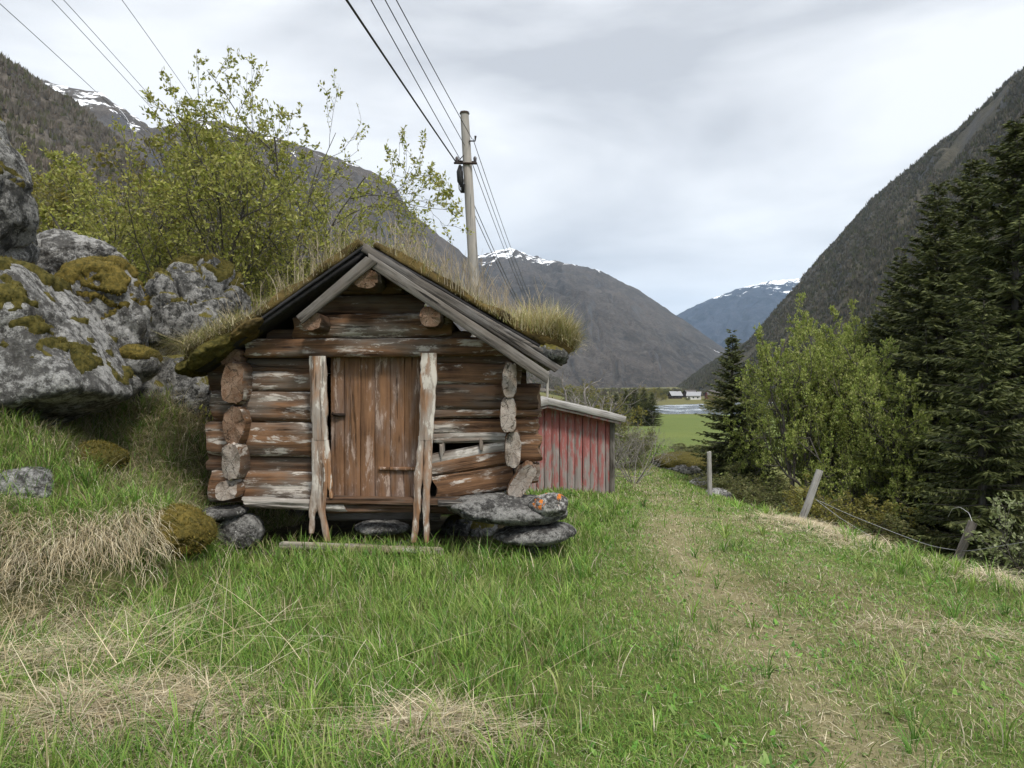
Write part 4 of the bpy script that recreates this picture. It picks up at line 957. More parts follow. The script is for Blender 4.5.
def decid_geo(seed, h, spread, nst=4, lean=.35, levels=3, kids=(9, 7, 6), leaves=9, lsize=.08, lcols=None, r0=.05, base_bare=.2, up=.25, wig=.22, thin=.0, trunk=False, fillr=.0):
    rg = np.random.default_rng(seed); wood = MB(); LP = []; LD = []
    def grow(p, d, L, r, lv):
        ns = 7 if lv == 0 else 5; pts = [p.copy()]; dd = d.copy()
        for i in range(ns):
            dd = dd + rg.normal(0, wig, 3) * (.6 if lv == 0 else 1.) + np.array([0, 0, up * (.25 if lv == 0 else .5)]); dd /= np.linalg.norm(dd); pts.append(pts[-1] + dd * L / ns)
        pts = np.array(pts); wood.add(*tube(pts, np.linspace(r, max(r * .35, .003), ns + 1), 7 if lv == 0 else (5 if lv == 1 else 3)))
        if lv == levels:
            m = int(leaves * (.5 + rg.random())); t = rg.random(m) ** .7 * ns; i = np.clip(t.astype(int), 0, ns - 1); q = pts[i] + (pts[i + 1] - pts[i]) * (t - i)[:, None]
            LP.append(q + rg.normal(0, lsize * .35, (m, 3))); LD.append(np.tile(dd, (m, 1))); return
        nk = kids[lv]; nk = max(2, int(nk * (.75 + .5 * rg.random()) * (.6 + .4 * L / max(.3, h * .5) if lv else 1)))
        for k in range(nk):
            t = (base_bare if lv == 0 else .18) + (1 - (base_bare if lv == 0 else .18)) * (k + rg.random()) / nk; f = t * ns; i = min(int(f), ns - 1); q = pts[i] + (pts[i + 1] - pts[i]) * (f - i)
            ax = pts[i + 1] - pts[i]; ax /= np.linalg.norm(ax); s_ = np.cross(ax, rg.normal(size=3)); s_ /= np.linalg.norm(s_)
            an = R(32 + 34 * rg.random()); nd = ax * math.cos(an) + s_ * math.sin(an)
            if lv == 0: nd[:2] *= spread / h * 1.6; nd /= np.linalg.norm(nd)
            grow(q, nd, L * (.62 - .34 * t) * (.8 + .5 * rg.random()), max(r * (.55 - .25 * t), .004), lv + 1)
    for s in range(nst):
        a = 6.283 * s / nst + rg.random(); l = lean * (.4 + .8 * rg.random()) if nst > 1 else .05
        d = np.array([math.cos(a) * l * spread / h * 2, math.sin(a) * l * spread / h * 2, 1.]); d /= np.linalg.norm(d)
        grow(np.array([math.cos(a), math.sin(a), 0]) * .08 * (nst > 1), d, h * (.72 + .32 * rg.random()) if nst > 1 else h, r0 * (.7 + .5 * rg.random()), 0)
    P = np.concatenate(LP) if LP else np.zeros((0, 3)); D = np.concatenate(LD) if LD else np.zeros((0, 3))
    if thin: k = rg.random(len(P)) > thin; P, D = P[k], D[k]
    leaf = None
    if len(P) and lcols is not None:
        c = np.array(lcols)[rg.integers(0, len(lcols), len(P))] * (.75 + .5 * rg.random((len(P), 1))); leaf = leaf_quads(P, lsize, c, rg, dirs=D * .5)
    return wood, leaf

def put_tree(name, loc, geo, label, cat, group=None, bark='bark', rz=0., crown='crown', trunk='trunk'):
    wood, leaf = geo; o = empty(name, tuple(loc), rz); tag(o, label, cat, group)
    wood.build(trunk, M[bark], o)
    if leaf: MB().add(leaf[0], leaf[1], 0, leaf[2]).build(crown, M['leaf'], o, smooth=False)
    return o
def copy_tree(o, loc, rz, sc, label, group=None):
    c = o.copy(); COL.objects.link(c); c.location = loc; c.rotation_euler = (0, 0, rz); c.scale = sc if hasattr(sc, '__len__') else (sc,) * 3; c['label'] = label
    if group: c['group'] = group
    for ch in o.children:
        d = ch.copy(); COL.objects.link(d); d.parent = c
    return c
def gz_(x, y): return float(H(np.array(float(x)), np.array(float(y))))
def at(px, Y, dz=0.): x = (px - 512) / F * Y; return (x, Y, gz_(x, Y) + dz)

WIL = [(.245, .265, .050), (.305, .315, .068), (.20, .225, .045), (.335, .325, .10), (.255, .245, .06)]
OLV = [(.20, .18, .035), (.17, .165, .04), (.235, .205, .045), (.15, .14, .045)]
BRI = [(.235, .290, .060), (.300, .340, .085), (.175, .230, .050), (.330, .345, .12)]
DUL = [(.13, .145, .045), (.11, .12, .04), (.16, .15, .06)]
x, y, z = at(246, 13.2)
put_tree('willow_tree', (x, y, z), decid_geo(11, 6.1, 2.7, 7, .5, 3, (10, 8, 7), 17, .074, WIL, .045, .15, .14, .2), 'big spreading willow with fresh yellow green leaves behind the storehouse', 'tree').scale = (.80, .9, .97)
copy_tree(bpy.data.objects['willow_tree'], at(312, 13.9), 2.4, (.5, .6, .74), 'smaller willow with thin leafy shoots showing over the left half of the roof')
x, y, z = at(190, 14.6)
put_tree('willow_tree', (x, y, z), decid_geo(13, 4.6, 3.0, 6, .6, 3, (9, 8, 7), 15, .074, WIL, .04, .12, .14, .22), 'lower willow thicket between the big willow and the boulders', 'tree')
x, y, z = at(72, 15.0)
put_tree('willow_shrub', (x, y, z), decid_geo(19, 4.2, 4.6, 8, .55, 3, (8, 8, 6), 9, .085, OLV, .04, .3, .24, .22), 'olive yellow shrub with bare lower branches above the left boulders', 'shrub')
x, y, z = at(10, 18.0)
put_tree('willow_shrub', (x, y, z), decid_geo(23, 4.2, 4.0, 6, .5, 3, (8, 8, 5), 8, .09, OLV, .04, .3, .24, .22), 'olive shrub at the left edge behind the tall rock face', 'shrub')

# hillside bushes behind the willow, in three kinds
bush_a = decid_geo(31, 3.6, 4.0, 7, .6, 2, (9, 8), 16, .14, DUL, .035, .1, .25, .25)
bush_b = decid_geo(33, 3.2, 3.6, 7, .6, 3, (6, 5, 4), 0, .1, None, .03, .1, .3, .25)
bush_c = decid_geo(35, 4.4, 3.6, 6, .5, 2, (10, 8), 15, .15, OLV, .04, .12, .3, .24)
spots = [(150, 19, 0, 1.1), (215, 21, 2, 1.0), (110, 24, 0, 1.1), (40, 26, 1, 1.3), (180, 30, 1, 1.3), (250, 40, 0, .8), (300, 36, 1, .9), (350, 44, 2, .7), (395, 34, 1, 1.2), (430, 40, 0, 1.1), (-20, 34, 2, 1.4), (90, 40, 0, 1.5), (200, 45, 2, 1.5), (300, 48, 0, 1.4), (380, 55, 1, 1.5),
         (480, 34, 1, 1.0), (520, 30, 0, .8), (548, 27, 1, .85), (566, 40, 0, .7), (585, 36, 0, .8), (612, 40, 1, .7), (600, 26, 1, .75), (628, 31, 0, .5), (634, 22.5, 1, .62), (648, 36, 1, .5), (560, 48, 0, 1.1), (604, 55, 2, .9)]
names = ['dull green hillside bush', 'bare grey brown thicket', 'yellowish green hillside bush']
wh = ['in the gap between the boulders and the willow', 'right behind the dark craggy boulder', 'above the moss capped boulder', 'high on the left slope over the boulders', 'farther up behind the lower willow', 'straight behind the big willow trunk', 'showing through the right half of the willow', 'just left of the roof ridge far back',
      'behind the left part of the roof turf', 'left of the utility pole behind the roof', 'at the far left edge beyond the rock face', 'on the slope beyond the olive yellow shrub', 'beyond the big willow high on the slope', 'far behind the roof ridge', 'far left of the utility pole on the slope',
      'right of the utility pole behind the roof', 'behind the tall straw tuft of the roof', 'behind the left end of the shed roof', 'above the peak of the red shed', 'above the right half of the shed roof', 'beyond the right eave of the shed', 'close behind the red shed', 'by the path beyond the shed', 'hugging the right wall of the red shed', 'low by the bend of the path', 'far behind the shed peak on the slope', 'at the foot of the slope left of the field']
protos = {}
for i, (px, Y, k, s) in enumerate(spots):
    loc = at(px, Y, -.05); lb = names[k] + ' ' + wh[i]
    if k not in protos:
        o = put_tree('bush', loc, (bush_a, bush_b, bush_c)[k], lb, 'bush', 'bushes on the left slope', 'twig' if k != 1 else 'twig_grey', crown='leaves', trunk='stems'); o.scale = (s,) * 3; protos[k] = o
    else: copy_tree(protos[k], loc, rng.random() * 6.28, s, lb)
x, y, z = at(594, 25)
put_tree('bare_tree', (x, y, z), decid_geo(41, 4.2, 3.6, 3, .5, 3, (9, 7, 6), 0, .1, None, .085, .2, .2, .28), 'bare grey tree with crooked limbs behind the red shed', 'tree', None, 'twig_grey')
x, y, z = at(662, 40)
for k, (px, Y, s, lb) in enumerate([(655, 52, .55, 'low olive scrub at the bend of the path'), (672, 50, .6, 'low olive scrub in front of the green field'), (690, 47, .55, 'low olive scrub just left of the far fence post'), (703, 55, .6, 'low olive scrub beside the small dark spruce')]):
    copy_tree(protos[0], at(px, Y, -.1), k * 1.7, (s, s, s * .32), lb, 'scrub before the field')

def spruce_geo(seed, h, rb, step=.34, dens=1., cols=None, lift=.04):
    rg = np.random.default_rng(seed); wood = MB(); zz = np.linspace(0, h, 12)
    wob = .02 * h * np.stack([vn(np.stack([zz * .15, zz * 0 + seed, zz * 0], 1), 3), vn(np.stack([zz * .15, zz * 0 + seed, zz * 0 + 5], 1), 4)], 1) * .5
    wood.add(*tube(np.c_[wob, zz], np.linspace(.012 * h + .03, .012, 12), 7))
    Q = []; C = []
    z = lift * h
    while z < h - .12:
        f = 1 - z / h; Lb = rb * (f ** .82) * (.9 + .15 * vn(np.array([[z * .9, seed, 0.]]), 2)[0]) + .06; nb = max(4, int((5 + 4 * f) * dens))
        a0 = rg.random() * 6.28
        for k in range(nb):
            a = a0 + 6.283 * k / nb + rg.normal(0, .22); L = Lb * (.62 + .5 * rg.random()); zb = z + rg.normal(0, step * .35)
            d = np.array([math.cos(a), math.sin(a)]); ns = 6; t = np.linspace(0, 1, ns)
            dr = (.35 * f + .02 - .22 * (1 - f)) * L; zc = zb + L * .10 * t - dr * 1.25 * t ** 1.2 + dr * .55 * t ** 3 + (.35 * L * t * (1 - f) ** 2)
            pts = np.c_[np.outer(t * L, d), zc]
            wood.add(*tube(pts[::2], np.linspace(.006 + .011 * L, .004, 3), 3))
            m = int((16 + 34 * L) * dens); tt = rg.random(m) ** .75; i = np.minimum((tt * (ns - 1)).astype(int), ns - 2); fr = tt * (ns - 1) - i; p = pts[i] + (pts[i + 1] - pts[i]) * fr[:, None]
            side = np.where(rg.random(m) < .5, 1, -1); sv = np.array([-d[1], d[0], 0])
            tw = (.16 + .36 * (1 - tt) * min(1, L / 1.6)) * (.6 + .7 * rg.random(m))
            dirv = np.array([d[0], d[1], 0]) * (.5 + .3 * rg.random((m, 1))) + sv * (side * (.35 + .65 * rg.random(m)))[:, None] + np.array([0, 0, -1.]) * (.10 + .75 * rg.random((m, 1)) * (.35 + .65 * f)) + rg.normal(0, .12, (m, 3))
            tipk = tt > .9; dirv[tipk] = np.array([d[0], d[1], -.05]) + rg.normal(0, .18, (tipk.sum(), 3))
            dirv /= np.linalg.norm(dirv, axis=1)[:, None]; pb_ = np.cross(dirv, rg.normal(size=(m, 3))); pb_ /= np.linalg.norm(pb_, axis=1)[:, None]
            w = (.020 + .022 * rg.random(m))[:, None] * (1. if L > .5 else .7); tw = tw[:, None]
            Q.append(np.stack([p, p + dirv * tw * .4 + pb_ * w, p + dirv * tw, p + dirv * tw * .45 - pb_ * w], 1))
            young = np.clip((tt - .72) * 3, 0, 1)[:, None] * rg.random((m, 1))
            base = np.array(cols)[rg.integers(0, len(cols), m)] * (.7 + .6 * rg.random((m, 1))); C.append(base * (1 - young * .6) + young * .7 * np.array([.125, .135, .045]))
        z += step * (.7 + .6 * rg.random()) * (.55 + .45 * f)
    V = np.concatenate(Q).reshape(-1, 3); C = np.repeat(np.concatenate(C), 4, 0)
    return wood, (V, np.arange(len(V)).reshape(-1, 4), C)
SPC = [(.060, .072, .024), (.080, .092, .031), (.046, .058, .021), (.098, .108, .040)]
def put_spruce(px, Y, top_py, rb, geo_h, geo, label, base=None, rz=0.):
    x, y, z = at(px, Y, -.2)
    if base is not None: z = base
    h = EYE + (384 - top_py) / F * Y - z; s = h / geo_h
    if geo[2] is None:
        o = empty('spruce_tree', (x, y, z), rz); tag(o, label, 'spruce', 'spruces'); geo[0].build('trunk', M['bark'], o)
        V, Fc, C = geo[1]; MB().add(V, Fc, 0, C).build('crown', M['needle'], o, smooth=False); geo[2] = o; o.scale = (rb * s, rb * s, s)
    else: copy_tree(geo[2], (x, y, z), rz, (rb * s, rb * s, s), label)
gA = [*spruce_geo(51, 14., 4.6, .36, 1.3, SPC), None]; gB = [*spruce_geo(53, 14., 4.2, .36, 1.3, SPC), None]; gC = [*spruce_geo(55, 10., 2.9, .34, 1.2, SPC), None]
for px, Y, ty, rb, hh, g, lb, rz in [(1018, 20, 118, 1.15, 14, gA, 'tallest dark spruce at the right edge of the picture', 0.), (938, 25, 186, 1.15, 14, gB, 'tall dark spruce left of the tallest one at the right', .7), (972, 27, 160, 1.1, 14, gA, 'dark spruce standing in the gap between the two tallest spruces', 2.1),
                                    (900, 28, 258, 1.15, 14, gB, 'middle sized spruce at the left flank of the right hand group', 2.6), (868, 33, 322, 1.1, 14, gA, 'short spruce half hidden behind the bright green birches', 4.0), (1075, 23, 90, .95, 14, gB, 'spruce cut off by the right edge of the picture', 3.3), (1040, 31, 150, 1., 14, gA, 'spruce behind the tallest one at the right edge', 5.1),
                                    (732, 27, 334, 1.15, 10, gC, 'slender dark spruce left of the bright green birches', 0.3), (752, 30, 372, .95, 10, gC, 'smaller spruce tucked behind the slender one beside the birches', 2.), (985, 17.5, 300, 1.15, 10, gC, 'low wide spruce with drooping boughs in front of the right hand group', 1.1), (925, 21.5, 330, 1.2, 10, gC, 'low spruce under the left side of the right hand group', 4.2)]:
    put_spruce(px, Y, ty, rb, hh, g, lb, rz=rz)
# bright birches and bird cherries
def put_dec(px, Y, top_py, h0, geo, label, name='birch_tree', rz=0., sx=1.):
    x, y, z = at(px, Y, -.1); h = EYE + (384 - top_py) / F * Y - z; s = h / h0
    h0 = float(np.percentile(geo[1][0][:, 2], 99.7)); wr = float(np.percentile(np.hypot(geo[1][0][:, 0], geo[1][0][:, 1]), 97)); s = h / h0; sx = sx * 2.5 / (wr * s) * min(1.25, h / 5.)
    if geo[2] is None:
        geo[2] = put_tree(name, (x, y, z), geo[:2], label, 'birch', 'bright green birches beside the spruces', rz=rz); geo[2].scale = (s * sx, s * sx, s)
    else: copy_tree(geo[2], (x, y, z), rz, (s * sx, s * sx, s), label)
b1 = [*decid_geo(61, 6.2, 3.1, 3, .30, 3, (13, 9, 7), 34, .092, BRI, .11, .22, .12, .2), None]; b2 = [*decid_geo(63, 5.3, 4.6, 6, .5, 3, (11, 9, 6), 28, .092, BRI, .07, .1, .15, .22), None]
H1 = 6.9; H2 = 5.9
for px, Y, ty, g, hh, lb, rz, sx_ in [(806, 23, 302, b1, H1, 'bright green birch with dark forked trunks behind the pale leaning post', 0., .9), (850, 24, 318, b1, H1, 'full bright green birch to the right of the forked one', 2., 1.0), (882, 22, 372, b2, H2, 'bright birch in front of the dark spruces', 1., .95), (836, 29, 312, b1, H1, 'birch standing behind the forked birch', 4., 1.0), (806, 31, 330, b1, H1, 'birch just right of the slender dark spruce', 5., .7)]:
    put_dec(px, Y, ty, hh, g, lb, rz=rz, sx=sx_)
for k, (px, Y, sc_, lb) in enumerate([(768, 22, .50, 'low green scrub at the foot of the forked birch'), (728, 24, .42, 'low green scrub just right of the far fence post'), (838, 19, .50, 'low green scrub behind the pale leaning fence post'), (885, 18, .5, 'low green scrub in the shade under the spruces')]):
    copy_tree(protos[(0, 0, 2, 0)[k]], at(px, Y, -.1), k * 1.9, (sc_, sc_, sc_ * .8), lb, 'scrub under the birches')
SAP = [(.24, .27, .13), (.20, .24, .09), (.28, .30, .17)]
x, y, z = at(1078, 9.6); 
put_tree('sapling', (x, y, z), decid_geo(71, 1.9, 1.3, 5, .4, 2, (10, 8), 16, .055, SAP, .018, .12, .3, .2), 'pale leafed sapling at the right edge in front of the spruces', 'sapling')

# brushwood covering the far valley floor
VW = MB(); vr = np.random.default_rng(5); n = 5200; y = 440 + 900 * vr.random(n) ** 1.3; x = y * (-.12 + .5 * vr.random(n)); k = (seg_dist(x, y, RIV) > 34) & (n2(x, y, .010, 83) > -.28) & ~((np.abs(x - y * .235) < 34) & (y < 720)); x, y = x[k], y[k]; n = len(x); K = 9
h = (2.2 + 4.5 * vr.random(n)) * (.7 + .5 * n2(x, y, .015, 84)); p0 = np.c_[x, y, H(x, y) - .3]; V = np.zeros((n, K, 3, 3))
for q_ in range(K):
    az = vr.random(n) * 6.283; tip = h * (.45 + .55 * vr.random(n)); off = .5 * h * vr.random(n); w_ = h * .22 * (.5 + vr.random(n)); a2 = vr.random(n) * 6.283; dd = np.c_[np.cos(a2), np.sin(a2), 0 * a2] * w_[:, None]
    b_ = p0 + np.c_[np.cos(az) * off, np.sin(az) * off, tip * .1]; V[:, q_, 0] = b_ - dd; V[:, q_, 1] = b_ + dd; V[:, q_, 2] = p0 + np.c_[np.cos(az) * off * 1.4, np.sin(az) * off * 1.4, tip]
cc = np.array([(.12, .10, .065), (.095, .10, .04), (.13, .13, .05), (.085, .07, .05)])[vr.integers(0, 4, n)] * (.7 + .6 * vr.random((n, 1)))
tag(VW.add(V.reshape(-1, 3), np.arange(n * K * 3).reshape(-1, 3), 0, np.repeat(cc, K * 3, 0)).build('valley_brushwood', M['leaf'], smooth=False), 'brown and olive brushwood on the far valley floor around the houses', 'brushwood', kind='stuff')
# far valley : hedge of conifers, bushes, houses
gD = gC[2]
for i, (px, Y, ty) in enumerate([(606, 150, 396), (616, 146, 393), (626, 150, 390), (635, 147, 388), (644, 150, 389), (652, 148, 393)]):
    x, y, z = at(px, Y, -.3); s = (EYE + (384 - ty) / F * Y - z) / 10
    copy_tree(gD, (x, y, z), i * 1.3, (s * 1.6, s * 1.6, s), ['leftmost', 'second from the left', 'third from the left', 'third from the right', 'second from the right', 'rightmost'][i] + ' dark conifer of the clump beyond the green field', 'conifers beyond the green field')
for i, (px, Y, s, k, lb) in enumerate([(715, 235, 2.0, 2, 'bush on the near river bank by the slender spruce'), (712, 420, 2.2, 0, 'bush on the far river bank right of the water'), (722, 400, 3.5, 2, 'pale bush on the far river bank behind the slender spruce'), (655, 430, 3.2, 1, 'bare bush on the far river bank left of the water'),
                                    (640, 440, 3.6, 0, 'green bush left of the river beyond the conifers'), (660, 520, 2.2, 2, 'pale bush between the river and the houses'), (688, 560, 1.2, 0, 'green bush below the white far house'), (708, 600, 4., 1, 'bare trees behind the dark far house'), (650, 640, 4.2, 2, 'pale trees left of the grey roofed far house'), (728, 560, 4.2, 0, 'green trees right of the far houses'),
                                    (590, 200, 2.2, 0, 'green bush above the shed far off at the slope foot'), (575, 240, 2.6, 2, 'pale bush far off above the shed peak'), (612, 300, 2.8, 1, 'bare thicket far off behind the conifers'), (630, 330, 3., 2, 'pale thicket far off right of the bare tree'), (660, 700, 4.5, 0, 'wood edge behind the far houses')]):
    copy_tree(protos[k], at(px, Y, -.2), i * 1.1, (s * .9, s * .9, s * .55), lb, 'far bushes along the river')
def house(px, Y, w, dpt, hw, hr, wall, roof, rz, label):
    x, y, z = at(px, Y); o = empty('house', (x, y, z), rz); tag(o, label, 'house', None)
    V = np.array([(-w/2, -dpt/2, -1), (w/2, -dpt/2, -1), (w/2, dpt/2, -1), (-w/2, dpt/2, -1), (-w/2, -dpt/2, hw), (w/2, -dpt/2, hw), (w/2, dpt/2, hw), (-w/2, dpt/2, hw), (-w/2, 0, hw + hr), (w/2, 0, hw + hr)], float)
    MB().add(V, [np.array([(0, 1, 5, 4), (2, 3, 7, 6), (3, 0, 4, 7), (1, 2, 6, 5)]), np.array([(4, 7, 8), (5, 9, 6)])]).build('wall', M[wall], o, smooth=False)
    b = MB(); ov = .6; t = .3
    for s in (-1, 1):
        e = np.array([0, s * (dpt / 2 + ov), hw - hr * ov / (dpt / 2)]); r_ = np.array([0, 0, hw + hr])
        q = [np.array([sx_ * (w / 2 + ov), 0, 0]) + p + np.array([0, 0, zz]) for zz in (.02, t) for sx_, p in ((-1, e), (1, e), (1, r_), (-1, r_))]
        b.add(np.array(q), np.array([(0, 1, 2, 3), (4, 7, 6, 5), (0, 4, 5, 1), (1, 5, 6, 2), (2, 6, 7, 3), (3, 7, 4, 0)]))
    rf = b.build('roof', M[roof], o, smooth=False)
    MB().add(*tube([(0, 0, 0), (0, 0, 1.4)], .45, 4)).build('chimney', M['roof_dark'], rf, (w * .2, 0, hw + hr - .3))
    for k in range(3):
        wx = -w / 2 + w * (k + .5) / 3; V, Fc = board_geo(1.1, 1.2, .1, k, 0.); MB().add(V, Fc).build('window', M['glass'], o, (wx, -dpt / 2 - .04, hw * .55))
    return o
house(675, 630, 9, 8, 2.8, 3.0, 'house_dark', 'roof_grey', R(12), 'far dark house with a pale grey roof, left of the far houses')
house(694, 600, 10, 8, 3.2, 2.8, 'house_white', 'roof_grey', R(-20), 'far white house with a grey roof in the middle of the valley')
house(714, 600, 12, 9, 3.4, 3.6, 'house_red', 'roof_dark', R(4), 'far dark red house beside the white one')
house(690, 680, 12, 8, 3.2, 3.2, 'house_dark', 'roof_dark', R(30), 'small far brown house behind the white one')
# boulder bank at the bend of the path
stone('boulder', np.array(at(688, 31)) + np.array([0, 0, .15]), (1.5, 1.2, .55), 'flat topped mossy boulder on the bank beside the path bend', 'boulder', 'rock_dark', seed=141, sub=5, moss=dict(thr=-.1, h=.10, nz=.5))
stone('boulder', np.array(at(702, 27)) + np.array([0, 0, .05]), (.55, .5, .4), 'pale stone at the foot of the bank left of the far fence post', 'boulder', 'rock', seed=143, sub=4)
stone('boulder', np.array(at(716, 22.5)) + np.array([0, 0, .0]), (.5, .4, .28), 'low pale stone behind the far fence post', 'boulder', 'rock', seed=145, sub=4)

# ------------------------------------------------------------------ the grass
def sample(n, xlo, xhi, ylo, yhi, dmin=1.6, power=1.35):
    """positions, denser close to the walker on the path"""
    out = []; tot = 0
    while tot < n:
        m = n * 3; x = xlo + (xhi - xlo) * rng.random(m); y = ylo + (yhi - ylo) * rng.random(m) ** 1.6
        d = np.hypot(x, y); wgt = (dmin / np.maximum(d, dmin)) ** (power) / np.maximum(((y - ylo) / (yhi - ylo)) ** -.375, 1e-3) * 1.0
        k = (rng.random(m) < np.clip(wgt * 2.2, 0, 1)) & (d > 1.2) & (np.abs(x) < .85 * y + 1.2); out.append(np.stack([x[k], y[k]], 1)); tot += k.sum()
    return np.concatenate(out)[:n]
def under_hut(x, y): return (x > HX - 1.75) & (x < HX + 1.75) & (y > HY + .0) & (y < HY + 3.6)
def in_shed(x, y): return (np.abs(x - sx) < HWd + .05) & (y > SY - .05) & (y < SY + 3.3)
def ok(x, y): return ~(under_hut(x, y) | in_shed(x, y))
def lod(d): return np.maximum(1., d / 5.5)
GR = MB()
# long meadow grass
P = sample(330000, -16, 12, 1.6, 34); x, y = P.T; mo = mown_mask(x, y); dr = dry_mask(x, y)
k = ok(x, y) & (rng.random(len(x)) > mo * .97) & (rng.random(len(x)) > dr * .78) & (rng.random(len(x)) < .62 + .5 * n2(x, y, 2.1, 61)); x, y, mo, dr = x[k], y[k], mo[k], dr[k]; n = len(x); d = np.hypot(x, y)
nearhut = np.exp(-((x - HX) / 2.3) ** 2 - ((y - 7.0) / 1.3) ** 2)
L = (.13 + .08 * rng.random(n) + .09 * n2(x, y, 1.1, 63) + .06 * nearhut) * (.6 + .7 * rng.random(n)); L = np.maximum(L, .05)
c = pick(GREENS, n) * (1 + .28 * n2(x, y, .7, 64))[:, None]; L = L * (1 - .35 * sm(y, 8.5, 14)); sw = rng.random(n) < .10 + .3 * dr + .12 * sm(-x, 1, 4); c[sw] = pick(STRAWS, sw.sum()) * .9
hillc = sm(np.interp(y, XL_Y, XL_X) - x, .3, 3)[:, None]; c = c * (1 - .35 * hillc) + .35 * hillc * np.array([.16, .14, .06])
addg(GR, blade_geo(np.c_[x, y, H(x, y) - .01], L, .0058 * lod(d), rng.random(n) * 6.283, .05 + .45 * rng.random(n), .2 + 1.0 * rng.random(n), c, 3, (.16, .18, .05)))
# tufts : blades fanning from common roots
P = sample(9000, -7, 6, 1.6, 16); x, y = P.T; k = ok(x, y) & (rng.random(len(x)) > mown_mask(x, y) * .93) & (rng.random(len(x)) > dry_mask(x, y) * .85) & (rng.random(len(x)) < .5 + .8 * n2(x, y, 1.2, 66)); P = P[k]
m = 14; cx = np.repeat(P, m, 0); n = len(cx); az = rng.random(n) * 6.283; o_ = .028 * np.abs(rng.normal(size=n)); x = cx[:, 0] + np.cos(az) * o_; y = cx[:, 1] + np.sin(az) * o_; tl = np.repeat(.14 + .20 * rng.random(len(P)), m); d = np.hypot(x, y)
c = np.repeat(pick(GREENS, len(P), .3), m, 0) * (.8 + .4 * rng.random((n, 1))); sw = rng.random(n) < .07; c[sw] = pick(STRAWS, sw.sum())
addg(GR, blade_geo(np.c_[x, y, H(x, y) - .01], tl * (.5 + .6 * rng.random(n)), .0066 * lod(d), az, .10 + .35 * rng.random(n), .4 + 1.2 * rng.random(n), c, 4, (.2, .24, .07)))
tag(GR.build('meadow_grass', M['grass'], smooth=False), 'long green meadow grass around the storehouse', 'grass', kind='stuff')
# short mown turf of the track
GS = MB(); P = sample(330000, -3, 11, 1.6, 40, 1.6, 1.45); x, y = P.T; mo = mown_mask(x, y); pmk = path_mask(x, y)
k = ok(x, y) & (rng.random(len(x)) < np.clip(mo + .12, 0, 1) * (1 - .72 * pmk * (.75 + .5 * n2(x, y, 2.6, 71)))); x, y, pmk = x[k], y[k], pmk[k]; n = len(x); d = np.hypot(x, y)
c = pick(GREENS, n) * (1 + .35 * n2(x, y, 1.3, 74))[:, None]; sw = rng.random(n) < np.clip(.14 + .60 * pmk + .30 * n2(x, y, .8, 75) + .05 * sm(x, 1.5, 3), 0, .9); c[sw] = pick(STRAWS, sw.sum()) * .85
L = (.038 + .035 * rng.random(n)) * (1 + .5 * n2(x, y, 1.8, 77)) * (1 - .3 * pmk) * np.maximum(1, d / 14)
addg(GS, blade_geo(np.c_[x, y, H(x, y) - .006], L, .0052 * lod(d), rng.random(n) * 6.283, .15 + .9 * rng.random(n), .3 + .8 * rng.random(n), c, 2))
P = sample(26000, -4, 7, 1.6, 14); x, y = P.T; k = ok(x, y) & (rng.random(len(x)) < (.25 + .75 * mown_mask(x, y)) * (1 - .8 * path_mask(x, y)) * (.4 + 1.2 * n2(x, y, 1.1, 79))); x, y = x[k], y[k]; n = len(x)
addg(GS, blade_geo(np.c_[x, y, H(x, y) + .004], .03 + .035 * rng.random(n), .014 + .014 * rng.random(n), rng.random(n) * 6.283, .7 + .7 * rng.random(n), .3 * rng.random(n), pick(GREENS * np.array([.8, .95, .9]), n, .3), 3))
tag(GS.build('short_grass', M['grass'], smooth=False), 'short worn grass of the footpath and its verges', 'grass', kind='stuff')
# dry straw : mats, the hanging bank, scattered dead blades
DS = MB(); P = sample(380000, -9, 9, 1.6, 22); x, y = P.T; dr = dry_mask(x, y); k = ok(x, y) & (rng.random(len(x)) < np.maximum(dr * .95, .02 + .05 * path_mask(x, y))); x, y, dr = x[k], y[k], dr[k]; n = len(x); d = np.hypot(x, y)
az = rng.normal(.25, 1.5, n) + np.where(rng.random(n) < .5, 0, math.pi); bank = np.exp(-((x + 3.5) / 1.0) ** 2 - ((y - 5.2) / .6) ** 2) > .3; az[bank] = rng.normal(-1.25, .5, bank.sum())
addg(DS, blade_geo(np.c_[x, y, H(x, y) + .012 + .10 * dr * rng.random(n)], (.14 + .28 * rng.random(n)) * (.35 + .65 * np.clip(dr * 2, 0, 1)), .0035 * lod(d), az, 1.28 + .27 * rng.random(n), .05 + .3 * rng.random(n), pick(STRAWS, n, .4), 3))
tag(DS.build('dry_grass', M['straw'], smooth=False), 'matted dead straw lying on the bank and among the green grass', 'dry grass', kind='stuff')
HG = MB(); n = 8000; u = rng.random(n) ** 1.1; sgm = MOUND[::-1]; cu = np.r_[0, np.cumsum(np.hypot(*np.diff(sgm, axis=0).T))]; ss = .25 + u * 3.0
x = np.interp(ss, cu, sgm[:, 0]) + rng.normal(0, .10, n); y = np.interp(ss, cu, sgm[:, 1]) - .08 + rng.normal(0, .14, n); k = rng.random(n) < .75 + .9 * n2(x, y, 2.2, 91); x, y = x[k], y[k]; n = len(x)
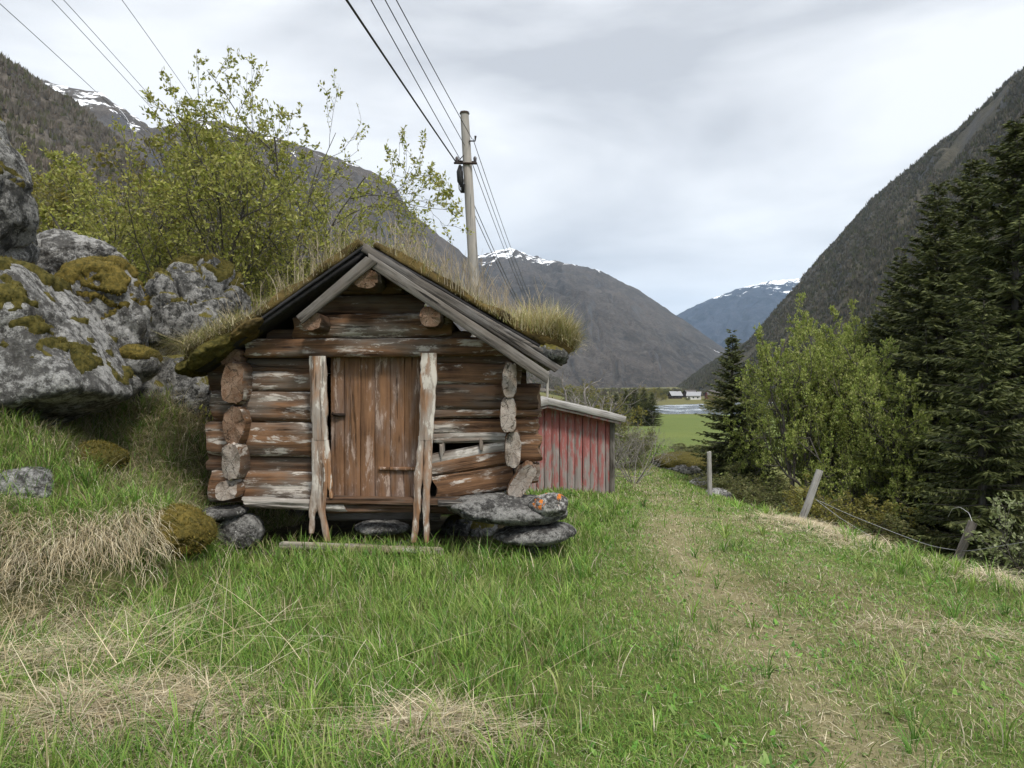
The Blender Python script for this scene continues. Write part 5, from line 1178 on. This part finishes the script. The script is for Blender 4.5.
az = rng.normal(-1.25, .55, n); addg(HG, blade_geo(np.c_[x, y, H(x, y) + .0], .16 + .24 * rng.random(n), .0048, az, .85 + .6 * rng.random(n), .8 + .7 * rng.random(n), pick(STRAWS, n, .3), 4))
tag(HG.build('hanging_straw', M['straw'], smooth=False), 'dead straw hanging over the edge of the grass bank at the left', 'dry grass', kind='stuff')
MX = MB(); n = 26000; x = -5.6 + 2.75 * rng.random(n); y = 6.6 + 4.6 * rng.random(n); c = pick(GREENS * np.array([1.1, .95, 1.1]), n, .3); sw = rng.random(n) < .55 + .6 * n2(x, y, 1.4, 95); c[sw] = pick(STRAWS, sw.sum(), .3)
addg(MX, blade_geo(np.c_[x, y, H(x, y) - .01], .10 + .22 * rng.random(n), .007, rng.normal(-1.2, 1.5, n), .2 + 1.0 * rng.random(n), .2 + 1.1 * rng.random(n), c, 3))
n = 2600; x = -5.4 + 3.0 * rng.random(n); y = 5.3 + 1.2 * rng.random(n); addg(MX, blade_geo(np.c_[x, y, H(x, y)], .12 + .18 * rng.random(n), .0062, rng.random(n) * 6.28, .1 + .6 * rng.random(n), .3 + 1. * rng.random(n), pick(GREENS, n, .3), 3))
tag(MX.build('bank_grass', M['grass'], smooth=False), 'mixed green and straw coloured grass on the bank between the boulders and the storehouse', 'grass', kind='stuff')
# tall dead stems
ST = MB(); n = 265; x = np.r_[rng.normal(-2.4, .75, 220), rng.normal(-.7, .6, 15), rng.normal(-4.2, .8, 30)]; y = np.r_[3.6 + 1.2 * rng.random(220), 2.8 + 1.6 * rng.random(15), 7 + 2 * rng.random(30)]
th = np.where(rng.random(n) < .82, 1.15 + .32 * rng.random(n), .05 + .5 * rng.random(n)); az = np.where(rng.random(n) < .6, rng.normal(.35, .45, n), rng.random(n) * 6.28)
addg(ST, blade_geo(np.c_[x, y, H(x, y) + .06 + .10 * rng.random(n)], .30 + .60 * rng.random(n), .0046, az, th, .45 * rng.random(n), pick(STRAWS, n) * 1.15, 4))
tag(ST.build('dead_stems', M['straw'], smooth=False), 'long pale dead stems leaning across the grass in the left foreground', 'dead stems', kind='stuff')
